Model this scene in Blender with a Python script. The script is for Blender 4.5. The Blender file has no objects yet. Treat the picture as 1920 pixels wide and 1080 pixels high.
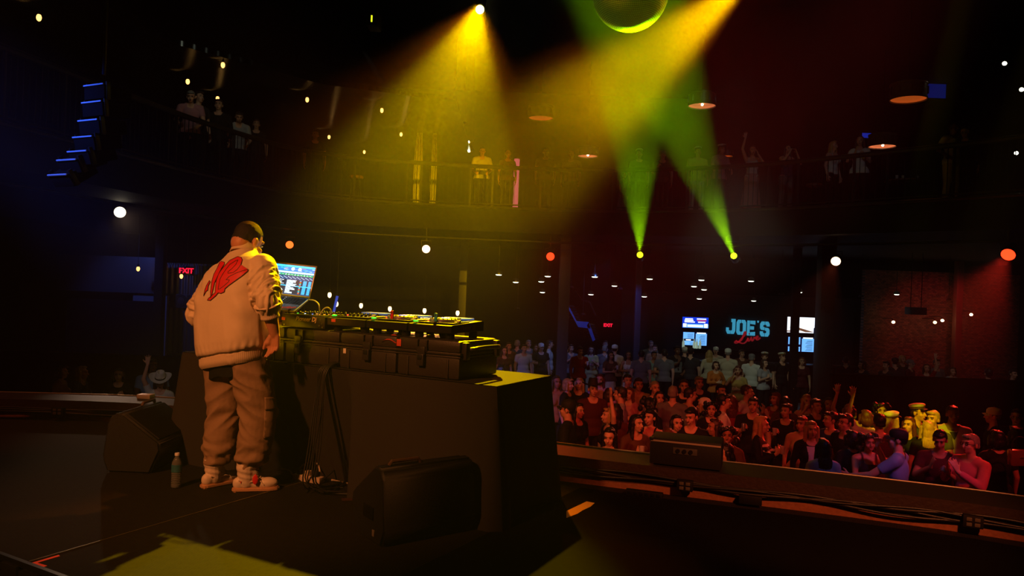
import bpy, bmesh, math, random
import numpy as np
from mathutils import Vector, Matrix, noise
from mathutils.bvhtree import BVHTree
rnd = random.Random(7)
HAZE = 0.0024; SMOKE = 0.030
C = bpy.context.scene.collection
SC = bpy.context.scene
# ---------------------------------------------------------------- camera
F = 1400.0                 # focal length in pixels of the 1920 wide frame
ROLL = 0.038
EYE = 1.43
cam_data = bpy.data.cameras.new('camera')
cam_data.sensor_width = 36.0
cam_data.lens = F / 1920 * 36.0
cam_data.clip_end = 200
cam = bpy.data.objects.new('camera', cam_data); C.objects.link(cam)
cam.matrix_world = Matrix.Translation((0, 0, EYE)) @ Matrix.Rotation(math.pi/2, 4, 'X') @ Matrix.Rotation(ROLL, 4, 'Z')
SC.camera = cam
# ---------------------------------------------------------------- world, view
w = bpy.data.worlds.new('world'); SC.world = w; w.use_nodes = True
w.node_tree.nodes['Background'].inputs[0].default_value = (0.3, 0.4, 0.6, 1)
w.node_tree.nodes['Background'].inputs[1].default_value = 0.0
SC.view_settings.view_transform = 'Standard'
SC.view_settings.look = 'None'
SC.view_settings.exposure = 0.0
SC.view_settings.gamma = 1.0
SC.view_settings.use_curve_mapping = False
cy = SC.cycles
cy.use_denoising = True
cy.max_bounces = 5; cy.diffuse_bounces = 2; cy.glossy_bounces = 3; cy.transmission_bounces = 4
cy.transparent_max_bounces = 8; cy.volume_bounces = 0
cy.sample_clamp_indirect = 3.0; cy.sample_clamp_direct = 0
cy.caustics_reflective = False; cy.caustics_refractive = False
cy.use_light_tree = True

# pixel -> world helpers (frame 1920x1080)
_c, _s = math.cos(ROLL), math.sin(ROLL)
def at(x, y, d):
    u = (x-960)/F; v = (540-y)/F
    return Vector(((u*_c - v*_s)*d, d, EYE + (u*_s + v*_c)*d))
def on(x, y, z):
    u = (x-960)/F; v = (540-y)/F
    return at(x, y, (z-EYE)/(u*_s + v*_c))
# ---------------------------------------------------------------- lights
def lamp_spot(name, loc, target, color, power, angle, blend=0.3, radius=0.06):
    l = bpy.data.lights.new(name, 'SPOT'); l.color = color; l.energy = power
    l.spot_size = math.radians(angle); l.spot_blend = blend; l.shadow_soft_size = radius
    o = bpy.data.objects.new(name, l); C.objects.link(o)
    loc = Vector(loc); o.location = loc
    o.rotation_euler = (Vector(target)-loc).to_track_quat('-Z', 'Y').to_euler()
    return o
def lamp_area(name, loc, target, color, power, sx, sy):
    l = bpy.data.lights.new(name, 'AREA'); l.color = color; l.energy = power
    l.shape = 'RECTANGLE'; l.size = sx; l.size_y = sy
    o = bpy.data.objects.new(name, l); C.objects.link(o)
    loc = Vector(loc); o.location = loc
    o.rotation_euler = (Vector(target)-loc).to_track_quat('-Z', 'Y').to_euler()
    return o
YEL = (1.0, 0.70, 0.0); ORG = (1.0, 0.22, 0.0); GRN = (0.40, 1.0, 0.0)
KEY_POS = at(1412, -46, 8.2)                            # yellow beam entering from the top right
TOP_POS = at(899, 11, 9.0)                              # yellow spot in view at the top
KEY_AIM = at(850, 420, 17.6); TOP_AIM = (-0.9, 3.9, 0.2)
lamp_spot('key_beam', KEY_POS, KEY_AIM, (1.0, 0.60, 0.0), 7500, 29, 0.7, 0.06)
lamp_spot('key_beam_fringe', KEY_POS, KEY_AIM, ORG, 2000, 36, 0.5, 0.06)
lamp_spot('top_beam', TOP_POS, TOP_AIM, YEL, 5800, 26, 0.45, 0.05)
lamp_spot('top_beam_fringe', TOP_POS, TOP_AIM, ORG, 1300, 35, 0.5, 0.05)
MH1 = at(1200, 478, 18.6); MH2 = at(1376, 480, 17.55)
BALL = at(1182, -14, 8.75)
for nm, mh in (('moving_beam_a', MH1), ('moving_beam_b', MH2)):
    lamp_spot(nm, mh + (BALL-mh).normalized()*.16, BALL, GRN, 12000, 9.0, 0.5, 0.04)
lamp_spot('wash_orange', (-4.2, -0.8, 4.9), (-1.8, 5.1, 0.9), (1.0, 0.29, 0.075), 1500, 34, 0.7, 0.2)
lamp_spot('wash_red_crowd', (0.6, 1.5, 5.4), (1.8, 10.2, -0.5), (1.0, 0.045, 0.025), 1350, 24, 0.8, 0.2)
lamp_spot('wash_red_far', (3.2, 3.0, 5.6), (2.9, 13.2, -0.4), (1.0, 0.08, 0.05), 620, 28, 0.8, 0.2)
lamp_spot('wash_red_right', (6.6, 3.6, 5.6), (5.6, 9.2, -0.4), (1.0, 0.06, 0.05), 1100, 22, 0.7, 0.15)
lamp_spot('spot_yellow_crowd', (3.2, 3.5, 5.6), at(1740, 784, 10.6), (1.0, 0.80, 0.0), 3600, 5.0, 0.35, 0.03)
lamp_spot('spot_yellow_crowd_b', (2.6, 3.6, 5.6), at(1634, 782, 11.4), (0.9, 0.85, 0.0), 3000, 3.6, 0.4, 0.03)
lamp_spot('wash_neutral_crowd', (3.5, 12.0, 5.4), (6.4, 21.0, -0.6), (0.85, 1.0, 0.72), 420, 30, 0.8, 0.3)
lamp_spot('wash_warm_crowd', (-1.5, 12.0, 5.4), (1.9, 21.0, -0.6), (1.0, 0.62, 0.42), 170, 28, 0.8, 0.3)
lamp_spot('wash_blue_left', (-6.6, 5.6, 4.6), (-4.9, 8.6, 2.6), (0.05, 0.14, 1.0), 1900, 36, 0.9, 0.1)
lamp_spot('blue_haze_beam', (-9.2, 7.6, 5.2), (-6.4, 10.4, 0.6), (0.05, 0.14, 1.0), 1500, 44, 0.9, 0.1)
lamp_spot('wash_blue_front', (4.4, 4.0, 5.4), at(1690, 850, 8.9), (0.12, 0.22, 1.0), 260, 16, 0.8, 0.1)
lamp_spot('wash_kerb', (2.2, 1.4, 3.0), (2.05, 5.1, 0.03), (1.0, 0.22, 0.06), 520, 37, 0.7, 0.15)
lamp_spot('wash_kerb_left', (-4.6, 5.2, 5.0), (-4.6, 7.1, 0.1), (1.0, 0.22, 0.06), 230, 40, 0.7, 0.2)
lamp_spot('wash_left_crowd', (-4.5, 3.2, 5.2), (-5.4, 11.6, -0.5), (0.9, 0.62, 0.55), 230, 18, 0.8, 0.1)
lamp_spot('fill_balcony_left', (-3.5, 9.0, 7.4), at(410, 200, 16), (0.75, 0.85, 0.65), 110, 22, 0.9, 0.2)  # added fill that lifts the people at the left balcony rail
lamp_spot('wash_balcony', (5.0, 9.0, 7.6), (5.5, 17.2, 4.2), (0.8, 0.85, 1.0), 60, 50, 0.9, 0.3)
lamp_spot('fill_seating', (10.0, 15.5, 2.6), (12.8, 21.5, -0.3), (1.0, 0.75, 0.7), 40, 70, 0.9, 0.2)  # added fill for the faces in the seating area
lamp_area('bar_ceiling_wash', (6.5, 22.5, 2.55), (6.5, 22.5, -1), (0.95, 0.9, 0.75), 5, 14, 6)
# ---------------------------------------------------------------- materials
def lin(r, g, b):
    f = lambda c: (c/255/12.92) if c/255 <= 0.04045 else ((c/255+0.055)/1.055)**2.4
    return (f(r), f(g), f(b), 1.0)
MATS = {}
def mat(name, col=(200, 200, 200), rough=0.6, metal=0.0, spec=0.5, emit=None, estr=0.0, bump=None, noise_amt=0.0, alpha=None, trans=0.0, sample=False):
    if name in MATS: return MATS[name]
    m = bpy.data.materials.new(name); m.use_nodes = True
    nt = m.node_tree; b = nt.nodes['Principled BSDF']
    c = lin(*col)
    b.inputs['Base Color'].default_value = c
    b.inputs['Roughness'].default_value = rough
    b.inputs['Metallic'].default_value = metal
    b.inputs['Specular IOR Level'].default_value = spec
    if trans: b.inputs['Transmission Weight'].default_value = trans
    if alpha is not None: b.inputs['Alpha'].default_value = alpha
    if emit is not None:
        b.inputs['Emission Color'].default_value = lin(*emit)
        b.inputs['Emission Strength'].default_value = estr
        if not sample: m.cycles.emission_sampling = 'NONE'
    if noise_amt or bump:
        tc = nt.nodes.new('ShaderNodeTexCoord')
        n = nt.nodes.new('ShaderNodeTexNoise'); n.inputs['Scale'].default_value = (bump[0] if bump else 30); n.inputs['Detail'].default_value = 4
        nt.links.new(tc.outputs['Object'], n.inputs['Vector'])
        if noise_amt:
            mx = nt.nodes.new('ShaderNodeMix'); mx.data_type = 'RGBA'
            mx.inputs['A'].default_value = tuple(x*(1-noise_amt) for x in c[:3])+(1,)
            mx.inputs['B'].default_value = tuple(min(1, x*(1+noise_amt)) for x in c[:3])+(1,)
            nt.links.new(n.outputs['Fac'], mx.inputs['Factor']); nt.links.new(mx.outputs['Result'], b.inputs['Base Color'])
        if bump:
            bp = nt.nodes.new('ShaderNodeBump'); bp.inputs['Strength'].default_value = bump[1]; bp.inputs['Distance'].default_value = 0.01
            nt.links.new(n.outputs['Fac'], bp.inputs['Height']); nt.links.new(bp.outputs['Normal'], b.inputs['Normal'])
    MATS[name] = m
    return m
def wave_bump(m, scale, strength, direction='X', coord='Object', dist=0.02, rot=0.0):
    nt = m.node_tree; b = nt.nodes['Principled BSDF']
    tc = nt.nodes.new('ShaderNodeTexCoord'); mp = nt.nodes.new('ShaderNodeMapping'); mp.inputs['Rotation'].default_value[2] = rot
    wv = nt.nodes.new('ShaderNodeTexWave'); wv.bands_direction = direction
    wv.inputs['Scale'].default_value = scale
    bp = nt.nodes.new('ShaderNodeBump'); bp.inputs['Strength'].default_value = strength; bp.inputs['Distance'].default_value = dist
    nt.links.new(tc.outputs[coord], mp.inputs['Vector']); nt.links.new(mp.outputs['Vector'], wv.inputs['Vector'])
    nt.links.new(wv.outputs['Fac'], bp.inputs['Height']); nt.links.new(bp.outputs['Normal'], b.inputs['Normal'])
    return m
def glow(name, rgb, strength, sample=False):
    return mat(name, (10, 10, 10), 0.5, emit=rgb, estr=strength, sample=sample)

# ---------------------------------------------------------------- mesh builder
class MB:
    def __init__(s): s.v = []; s.f = []; s.m = []; s.mi = 0
    def add(s, vs, fs, M=None):
        o = len(s.v)
        for v in vs:
            v = Vector(v)
            s.v.append(M @ v if M is not None else v)
        for f in fs: s.f.append([i+o for i in f]); s.m.append(s.mi)
        return s
    def box(s, c, size, M=None, bevel=0.0):
        bm = bmesh.new(); bmesh.ops.create_cube(bm, size=1)
        bmesh.ops.scale(bm, vec=Vector(size), verts=bm.verts)
        if bevel: bmesh.ops.bevel(bm, geom=bm.edges[:], offset=bevel, segments=2, affect='EDGES', profile=0.6)
        bmesh.ops.translate(bm, vec=Vector(c), verts=bm.verts)
        return s.bm(bm, M)
    def bm(s, bm, M=None):
        bm.verts.index_update()
        s.add([v.co.copy() for v in bm.verts], [[v.index for v in f.verts] for f in bm.faces], M); bm.free(); return s
    def lathe(s, prof, n=24, M=None, cap=True):
        vs = []; fs = []
        for r, z in prof:
            for k in range(n):
                a = 2*math.pi*k/n; vs.append((r*math.cos(a), r*math.sin(a), z))
        for i in range(len(prof)-1):
            for k in range(n):
                k2 = (k+1) % n
                fs.append([i*n+k, i*n+k2, (i+1)*n+k2, (i+1)*n+k])
        if cap:
            fs.append(list(range(n))[::-1]); fs.append([(len(prof)-1)*n+k for k in range(n)])
        return s.add(vs, fs, M)
    def cyl(s, p0, p1, r, n=12, r1=None):
        p0 = Vector(p0); p1 = Vector(p1); d = p1-p0
        M = Matrix.Translation(p0) @ d.to_track_quat('Z', 'Y').to_matrix().to_4x4()
        return s.lathe([(r, 0), (r if r1 is None else r1, d.length)], n, M)
    def tube(s, pts, r, n=8, smooth=0):
        pts = [Vector(p) for p in pts]
        for _ in range(smooth): pts = chaikin(pts)
        rs = r if isinstance(r, list) else [r]*len(pts)
        if len(rs) != len(pts): rs = [rs[min(int(i*len(rs)/len(pts)), len(rs)-1)] for i in range(len(pts))]
        vs = []; fs = []; prev = None
        for i, p in enumerate(pts):
            t = (pts[min(i+1, len(pts)-1)]-pts[max(i-1, 0)]).normalized()
            if prev is None:
                u = t.orthogonal().normalized()
            else:
                u = (prev - t*prev.dot(t)); u = u.normalized() if u.length > 1e-6 else t.orthogonal().normalized()
            prev = u; w_ = t.cross(u)
            for k in range(n):
                a = 2*math.pi*k/n; vs.append(p + (u*math.cos(a)+w_*math.sin(a))*rs[i])
        for i in range(len(pts)-1):
            for k in range(n):
                k2 = (k+1) % n; fs.append([i*n+k, i*n+k2, (i+1)*n+k2, (i+1)*n+k])
        fs.append(list(range(n))[::-1]); fs.append([(len(pts)-1)*n+k for k in range(n)])
        return s.add(vs, fs)
    def sphere(s, c, r, M=None, seg=16, rings=10):
        if not isinstance(r, (tuple, list)): r = (r, r, r)
        prof = []
        vs = [(0, 0, -1)]; fs = []
        for i in range(1, rings):
            a = math.pi*i/rings - math.pi/2
            for k in range(seg):
                b = 2*math.pi*k/seg; vs.append((math.cos(a)*math.cos(b), math.cos(a)*math.sin(b), math.sin(a)))
        vs.append((0, 0, 1)); N = len(vs)-1
        for k in range(seg):
            k2 = (k+1) % seg
            fs.append([0, 1+k2, 1+k]); fs.append([N, N-seg+k, N-seg+k2])
            for i in range(rings-2):
                fs.append([1+i*seg+k, 1+i*seg+k2, 1+(i+1)*seg+k2, 1+(i+1)*seg+k])
        vs = [(c[0]+v[0]*r[0], c[1]+v[1]*r[1], c[2]+v[2]*r[2]) for v in vs]
        return s.add(vs, fs, M)
    def prism(s, poly, z0, z1, M=None):
        n = len(poly)
        vs = [(p[0], p[1], z0) for p in poly]+[(p[0], p[1], z1) for p in poly]
        fs = [list(range(n))[::-1], [n+i for i in range(n)]]
        for i in range(n): fs.append([i, (i+1) % n, n+(i+1) % n, n+i])
        return s.add(vs, fs, M)
    def quad(s, a, b, c, d): return s.add([a, b, c, d], [[0, 1, 2, 3]])
    def grid(s, fn, nu, nv, closed_u=False):
        vs = [fn(i/(nu if closed_u else nu-1), j/(nv-1)) for j in range(nv) for i in range(nu)]
        fs = []
        for j in range(nv-1):
            for i in range(nu if closed_u else nu-1):
                i2 = (i+1) % nu
                fs.append([j*nu+i, j*nu+i2, (j+1)*nu+i2, (j+1)*nu+i])
        return s.add(vs, fs)
    def mesh(s, name, mats, smooth=40):
        me = bpy.data.meshes.new(name)
        me.from_pydata([tuple(v) for v in s.v], [], s.f)
        for m in (mats if isinstance(mats, (list, tuple)) else [mats]): me.materials.append(m)
        me.polygons.foreach_set('material_index', s.m)
        bm = bmesh.new(); bm.from_mesh(me); bmesh.ops.recalc_face_normals(bm, faces=bm.faces[:]); bm.to_mesh(me); bm.free()
        if smooth:
            me.shade_smooth()
            me.set_sharp_from_angle(angle=math.radians(smooth))
        return me
    def build(s, name, mats, parent=None, loc=None, smooth=40, M=None):
        return link(name, s.mesh(name, mats, smooth), parent, loc, M)
def link(name, me, parent=None, loc=None, M=None):
    o = bpy.data.objects.new(name, me); C.objects.link(o)
    if parent is not None: o.parent = parent
    if M is not None: o.matrix_local = M
    if loc is not None: o.location = loc
    return o
def chaikin(p):
    q = [p[0]]
    for a, b in zip(p, p[1:]): q += [a*0.75+b*0.25, a*0.25+b*0.75]
    return q+[p[-1]]
def tag(o, label=None, cat=None, group=None, kind=None):
    if label: o['label'] = label
    if cat: o['category'] = cat
    if group: o['group'] = group
    if kind: o['kind'] = kind
    return o
def thing(name, label, cat, loc=(0, 0, 0), rotz=0.0, group=None, M=None):
    o = bpy.data.objects.new(name, None); C.objects.link(o); o.empty_display_size = 0.1
    if M is not None: o.matrix_world = M
    else: o.location = loc; o.rotation_euler = (0, 0, rotz)
    return tag(o, label, cat, group)
def struct(o): o['kind'] = 'structure'; return o
def frame(o, x, y, z): return Matrix(((x[0], y[0], z[0], o[0]), (x[1], y[1], z[1], o[1]), (x[2], y[2], z[2], o[2]), (0, 0, 0, 1)))
def aim(loc, target, up=(0, 0, 1)):
    """matrix whose -Z looks at target"""
    loc = Vector(loc); z = (loc-Vector(target)).normalized(); x = Vector(up).cross(z).normalized(); y = z.cross(x)
    return frame(loc, x, y, z)
def text_mesh(s, size, mats, extrude=0.002, shear=0.0, bold=0.0, name='lettering'):
    cu = bpy.data.curves.new(name, 'FONT'); cu.body = s; cu.size = size; cu.extrude = extrude; cu.align_x = 'CENTER'; cu.align_y = 'CENTER'; cu.shear = shear; cu.offset = bold
    o = bpy.data.objects.new(name, cu); C.objects.link(o)
    dg = bpy.context.evaluated_depsgraph_get()
    me = bpy.data.meshes.new_from_object(o.evaluated_get(dg)); bpy.data.objects.remove(o); bpy.data.curves.remove(cu)
    me.materials.clear(); me.materials.append(mats); me.name = name
    return me
# ---------------------------------------------------------------- implicit bodies
def cap_mesh(mb, p0, p1, r0, r1, n=14):
    p0 = Vector(p0); p1 = Vector(p1); d = p1-p0
    L = max(d.length, 1e-4)
    M = Matrix.Translation(p0) @ d.to_track_quat('Z', 'Y').to_matrix().to_4x4()
    prof = [(r0*0.02, -r0)]
    for a in (-60, -30): prof.append((r0*math.cos(math.radians(a)), r0*math.sin(math.radians(a))))
    prof += [(r0, 0), (r1, L)]
    for a in (30, 60): prof.append((r1*math.cos(math.radians(a)), L+r1*math.sin(math.radians(a))))
    prof.append((r1*0.02, L+r1))
    mb.lathe(prof, n, M)
def cap(tagname, p0, p1, r0, r1): return dict(k='c', t=tagname, p0=Vector(p0), p1=Vector(p1), r0=r0, r1=r1)
def ell(tagname, c, r, rot=None): return dict(k='e', t=tagname, c=Vector(c), r=r, rot=rot or Matrix.Identity(3))
def prim_mesh(prims, inflate=0.0, scale_in=None):
    mb = MB()
    for p in prims:
        g = inflate
        if p['k'] == 'c': cap_mesh(mb, p['p0'], p['p1'], p['r0']+g, p['r1']+g)
        else:
            M = Matrix.Translation(p['c']) @ p['rot'].to_4x4()
            mb.sphere((0, 0, 0), (p['r'][0]+g, p['r'][1]+g, p['r'][2]+g), M, 18, 12)
    return mb
def remesh(mb, voxel, it=3, name='body', extra=None):
    me = bpy.data.meshes.new(name)
    me.from_pydata([tuple(v) for v in mb.v], [], mb.f)
    o = bpy.data.objects.new('tmp', me); C.objects.link(o)
    m = o.modifiers.new('r', 'REMESH'); m.mode = 'VOXEL'; m.voxel_size = voxel; m.adaptivity = 0
    if it:
        s = o.modifiers.new('s', 'SMOOTH'); s.factor = 0.5; s.iterations = it
    dg = bpy.context.evaluated_depsgraph_get()
    out = bpy.data.meshes.new_from_object(o.evaluated_get(dg)); out.name = name
    bpy.data.objects.remove(o); bpy.data.meshes.remove(me)
    out.shade_smooth()
    return out
def coords(me):
    a = np.empty(len(me.vertices)*3); me.vertices.foreach_get('co', a); return a.reshape(-1, 3)
def normals(me):
    a = np.empty(len(me.vertices)*3); me.vertices.foreach_get('normal', a); return a.reshape(-1, 3)
def classify(P, prims):
    best = np.full(len(P), 1e9); idx = np.zeros(len(P), int); tt = np.zeros(len(P))
    for i, p in enumerate(prims):
        if p['k'] == 'c':
            a = np.array(p['p0']); b = np.array(p['p1'])-a; L2 = max(b @ b, 1e-9)
            t = np.clip((P-a) @ b/L2, 0, 1); d = np.linalg.norm(P-a-t[:, None]*b, axis=1)-(p['r0']+(p['r1']-p['r0'])*t)
        else:
            R = np.array(p['rot']); q = (P-np.array(p['c'])) @ R; r = np.array(p['r'])
            d = (np.linalg.norm(q/r, axis=1)-1)*r.min(); t = np.zeros(len(P))
        k = d < best; best[k] = d[k]; idx[k] = i; tt[k] = t[k]
    return idx, tt
def keep_faces(me, keepv, name):
    bm = bmesh.new(); bm.from_mesh(me); bm.verts.ensure_lookup_table()
    bmesh.ops.delete(bm, geom=[f for f in bm.faces if not all(keepv[v.index] for v in f.verts)], context='FACES')
    bmesh.ops.delete(bm, geom=[v for v in bm.verts if not v.link_faces], context='VERTS')
    rim = [v for v in bm.verts if any(e.is_boundary for e in v.link_edges)]
    for _ in range(6):                                   # smooth the cut edges
        new = []
        for v in rim:
            nb = [e.other_vert(v).co for e in v.link_edges if e.is_boundary]
            new.append(v.co*.4+(sum(nb, Vector())/len(nb))*.6)
        for v, c_ in zip(rim, new): v.co = c_
    out = bpy.data.meshes.new(name); bm.to_mesh(out); bm.free(); out.shade_smooth(); return out
def set_coords(me, P):
    me.vertices.foreach_set('co', P.ravel()); me.update()
# ================================================================ THE ROOM
FLOOR = -1.9; BZ = 3.43
black = mat('black_paint', (20, 19, 18), 0.85, spec=0.15)
hallfloor = mat('hall_floor', (40, 34, 32), 0.55, bump=(6, 0.2), noise_amt=0.3)
deckm = mat('stage_deck', (34, 31, 29), 0.75, spec=0.1, noise_amt=0.35, bump=None)
wave_bump(deckm, 22, 0.22, 'X', rot=0.49, dist=0.006)
steel = mat('dull_aluminium', (120, 120, 115), 0.35, 1.0)
darkmetal = mat('dark_metal', (30, 30, 32), 0.4, 0.6)
blackplastic = mat('black_plastic', (20, 20, 21), 0.38)
rubber = mat('black_rubber', (14, 14, 14), 0.6, spec=0.3)

def poly_slab(name, poly, z0, z1, m):
    return struct(MB().prism(poly, z0, z1).build(name, m, smooth=0))
poly_slab('floor', [(-15, -4), (18, -4), (18, 28), (-15, 28)], FLOOR-0.1, FLOOR, hallfloor)
poly_slab('ceiling', [(-15, -4), (18, -4), (18, 28), (-15, 28)], 8.5, 8.6, black)
def wall(name, c, size): return struct(MB().box(c, size).build(name, black, smooth=0))
wall('wall_back', (1.5, 27.1, 3.5), (33, 0.2, 10.0))
wall('wall_left', (-14.1, 12, 3.5), (0.2, 32, 10.0))
wall('wall_right', (17.1, 12, 3.5), (0.2, 32, 10.0))
wall('wall_front', (1.5, -3.1, 3.5), (33, 0.2, 10.0))

# ---- balcony slab round three sides of the hall
BAL = [(-7.6, 8.0), (-7.0, 11.5), (-6.5, 14.2), (-6.0, 15.8), (-5.3, 17.6), (-4.0, 18.5), (-2.4, 18.9), (-0.6, 19.1), (1.2, 19.1), (3.0, 18.7), (4.8, 17.9), (6.3, 16.7), (7.6, 15.3), (9.2, 13.4), (10.4, 11.2), (11.0, 8.0)]
fascia = mat('balcony_fascia', (15, 14, 13), 0.7, spec=.2)
bal = MB().prism(BAL+[(16.9, 8), (16.9, 26.9), (-13.9, 26.9), (-13.9, 8)], 2.85, BZ).build('balcony_slab', fascia, smooth=0); struct(bal)
# thin ledge trim along the foot of the railing
mb = MB()
for a, b in zip(BAL, BAL[1:]):
    mb.cyl((a[0], a[1], BZ+0.03), (b[0], b[1], BZ+0.03), 0.04, 8)
struct(mb.build('trim_1', mat('ledge_metal', (90, 88, 70), 0.35, 0.8)))
# corrugated ceiling over the left part of the upper level
corr = mat('corrugated_ceiling', (70, 70, 70), 0.22, 1.0)
wave_bump(corr, 6.0, 0.9, 'X', rot=0.5, dist=0.03)
poly_slab('ceiling_balcony', [(-13.9, 9), (-7.4, 9), (-6.5, 14.2), (-4.4, 16.6), (-2.4, 17.4), (-1.5, 17.6), (-1.5, 26.9), (-13.9, 26.9)], 5.8, 5.9, corr)

# ---- stage: deck, kerb along the front, lower backstage floor
LIP = [(-9.5, 6.3), (-7.0, 6.85), (-4.9, 7.12), (-3.5, 7.2), (-2.2, 6.85), (-0.9, 6.2), (0.4, 5.6), (1.3, 5.28), (2.2, 4.98), (3.1, 4.62), (3.9, 4.12), (4.6, 3.3), (5.0, 2.2), (5.2, 0.8)]
TA = Vector((-0.88, 0.475, 0)).normalized(); TB = Vector((0.475, 0.88, 0)).normalized()
DC = on(55, 1054, 0.0)                       # corner where the seam meets the deck's back edge
eL = DC + TA*6.0; eR = DC - TA*8.0
stage_poly = [(eR.x, eR.y), (eL.x, eL.y)] + LIP
poly_slab('floor_stage', [(p[0], p[1]) for p in stage_poly], -0.10, 0.0, deckm)
poly_slab('floor_backstage', [(-9.5, -2.9), (5.2, -2.9)] + LIP[::-1], -0.55, -0.42, mat('backstage_floor', (24, 22, 21), 0.6))
q0 = Vector((.34, 5.3, 0)); q1 = q0-TB*3.2
sheet_m = mat('dark_sheet', (16, 15, 15), 0.95, spec=0.03, noise_amt=0.3)
poly_slab('floor_dark_sheet', [(q1.x, q1.y), (q1.x+3.2, q1.y-1.6), (4.4, 3.2), (3.6, 4.15), (2.9, 4.58), (2.0, 4.92), (1.1, 5.22), (.55, 5.42)], 0.0, 0.0012, sheet_m)  # dark sheet added over the deck so the beam brightens it less
# aluminium profile along the back edge of the deck, and the seam between two decks
mb = MB()
n = -TB
for z, h in ((-0.012, 0.03), (-0.06, 0.02), (-0.11, 0.03)):
    a = eL + n*0.012; b = eR + n*0.012
    mid = (a+b)/2
    mb.box((0, 0, 0), ((a-b).length, 0.022, h), frame(Vector((mid.x, mid.y, z)), TA, TB, Vector((0, 0, 1))))
struct(mb.build('trim_2', steel, smooth=0))
mb = MB()
a = DC; b = DC + TB*2.55
mid = (a+b)/2
mb.box((0, 0, 0), ((a-b).length, 0.006, 0.006), frame(Vector((mid.x, mid.y, 0.002)), TB, -TA, Vector((0, 0, 1))))
struct(mb.build('trim_3', mat('seam_metal', (150, 140, 90), 0.4, 0.7), smooth=0))
# black deck clamp hanging at the corner of the decks
cl = thing('deck_clamp', 'black bracket plates at the deck corner below the orange tape', 'bracket', (DC.x, DC.y, -0.2), math.atan2(TA.y, TA.x))
MB().box((0.08, 0.045, 0.09), (0.13, 0.02, 0.2), bevel=0.004).build('plate', rubber, cl)
MB().box((-0.08, 0.045, 0.07), (0.13, 0.03, 0.22), bevel=0.004).build('plate', rubber, cl)

# kerb: inner face, top board, outer face down to the hall floor
KH, KW = 0.19, 0.40
def offs(poly, d):
    out = []
    for i, p in enumerate(poly):
        a = Vector(poly[max(i-1, 0)]); b = Vector(poly[min(i+1, len(poly)-1)]); t = (b-a).normalized()
        nrm = Vector((-t.y, t.x)); out.append((p[0]+nrm.x*d, p[1]+nrm.y*d))
    return out
LS = [Vector(p) for p in LIP]
for _ in range(2): LS = chaikin(LS)
LS = [(p.x, p.y) for p in LS]
LO = offs(LS, KW); LM = offs(LS, 0.02)
mb = MB()
mb.mi = 0
for i in range(len(LS)-1):
    a, b, ao, bo = LS[i], LS[i+1], LO[i], LO[i+1]
    mb.mi = 0; mb.quad((a[0], a[1], -0.4), (b[0], b[1], -0.4), (b[0], b[1], .062), (a[0], a[1], .062)); mb.mi = 3; mb.quad((a[0], a[1], .062), (b[0], b[1], .062), (b[0], b[1], KH), (a[0], a[1], KH))
    mb.mi = 1; mb.quad((a[0], a[1], KH), (b[0], b[1], KH), (bo[0], bo[1], KH), (ao[0], ao[1], KH))
    mb.mi = 2; mb.quad((ao[0], ao[1], KH), (bo[0], bo[1], KH), (bo[0], bo[1], FLOOR), (ao[0], ao[1], FLOOR))
kerbface = mat('kerb_wood', (150, 92, 66), 0.6, noise_amt=0.35, bump=(40, 0.3))
kerbtop = mat('kerb_top', (40, 35, 33), 0.55, noise_amt=0.2)
struct(mb.build('trim_4', [kerbface, kerbtop, black, mat('kerb_stained', (50, 32, 26), 0.6, noise_amt=0.35, bump=(40, 0.3))], smooth=0))
mb = MB()
for i in range(len(LO)-1):
    mb.cyl((LO[i][0], LO[i][1], KH+0.004), (LO[i+1][0], LO[i+1][1], KH+0.004), 0.006, 6)
struct(mb.build('trim_5', mat('kerb_edge_glint', (150, 140, 130), 0.4, 0.5)))  # pale strip stands in for the highlight along the kerb's outer edge

# ---- columns under the balcony
def column(px, d, wpx, col, z0=FLOOR, z1=2.85):
    p = at(px, 540, d); wd = wpx*d/F
    o = MB().box((p.x, d, (z0+z1)/2), (wd, wd, z1-z0), bevel=0.015).build('column', col, smooth=30)
    return struct(o)
colm = mat('column_paint', (70, 68, 74), 0.5)
column(1058, 19.6, 20, colm); column(1548, 18.6, 26, colm); column(1197, 23, 11, colm); column(868, 24, 14, colm)
column(1493, 21.0, 13, black); column(1797, 24.2, 12, mat('column_red', (120, 70, 60), 0.5)); column(300, 18.0, 16, black)
# ---- brick wall at the right under the balcony
brick = bpy.data.materials.new('brick'); brick.use_nodes = True
nt = brick.node_tree; b = nt.nodes['Principled BSDF']; b.inputs['Roughness'].default_value = 0.7
tx = nt.nodes.new('ShaderNodeTexBrick'); tx.inputs['Color1'].default_value = lin(150, 90, 75); tx.inputs['Color2'].default_value = lin(90, 50, 42); tx.inputs['Mortar'].default_value = lin(40, 32, 30)
tx.inputs['Scale'].default_value = 5.0
tc = nt.nodes.new('ShaderNodeTexCoord'); mp = nt.nodes.new('ShaderNodeMapping'); mp.inputs['Rotation'].default_value = (math.pi/2, 0, 0)
nt.links.new(tc.outputs['Object'], mp.inputs['Vector']); nt.links.new(mp.outputs['Vector'], tx.inputs['Vector'])
nt.links.new(tx.outputs['Color'], b.inputs['Base Color'])
bp = nt.nodes.new('ShaderNodeBump'); bp.inputs['Strength'].default_value = 0.5; nt.links.new(tx.outputs['Fac'], bp.inputs['Height']); nt.links.new(bp.outputs['Normal'], b.inputs['Normal'])
struct(MB().box((14.4, 25.1, 0.3), (5.2, 0.2, 4.4)).build('wall_brick', brick, smooth=0))
# black barrier in front of the seating at the right
struct(MB().box((10.0, 14.6, -0.95), (7.4, 0.12, 1.9), Matrix.Identity(4)).build('wall_barrier', black, smooth=0))
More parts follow.
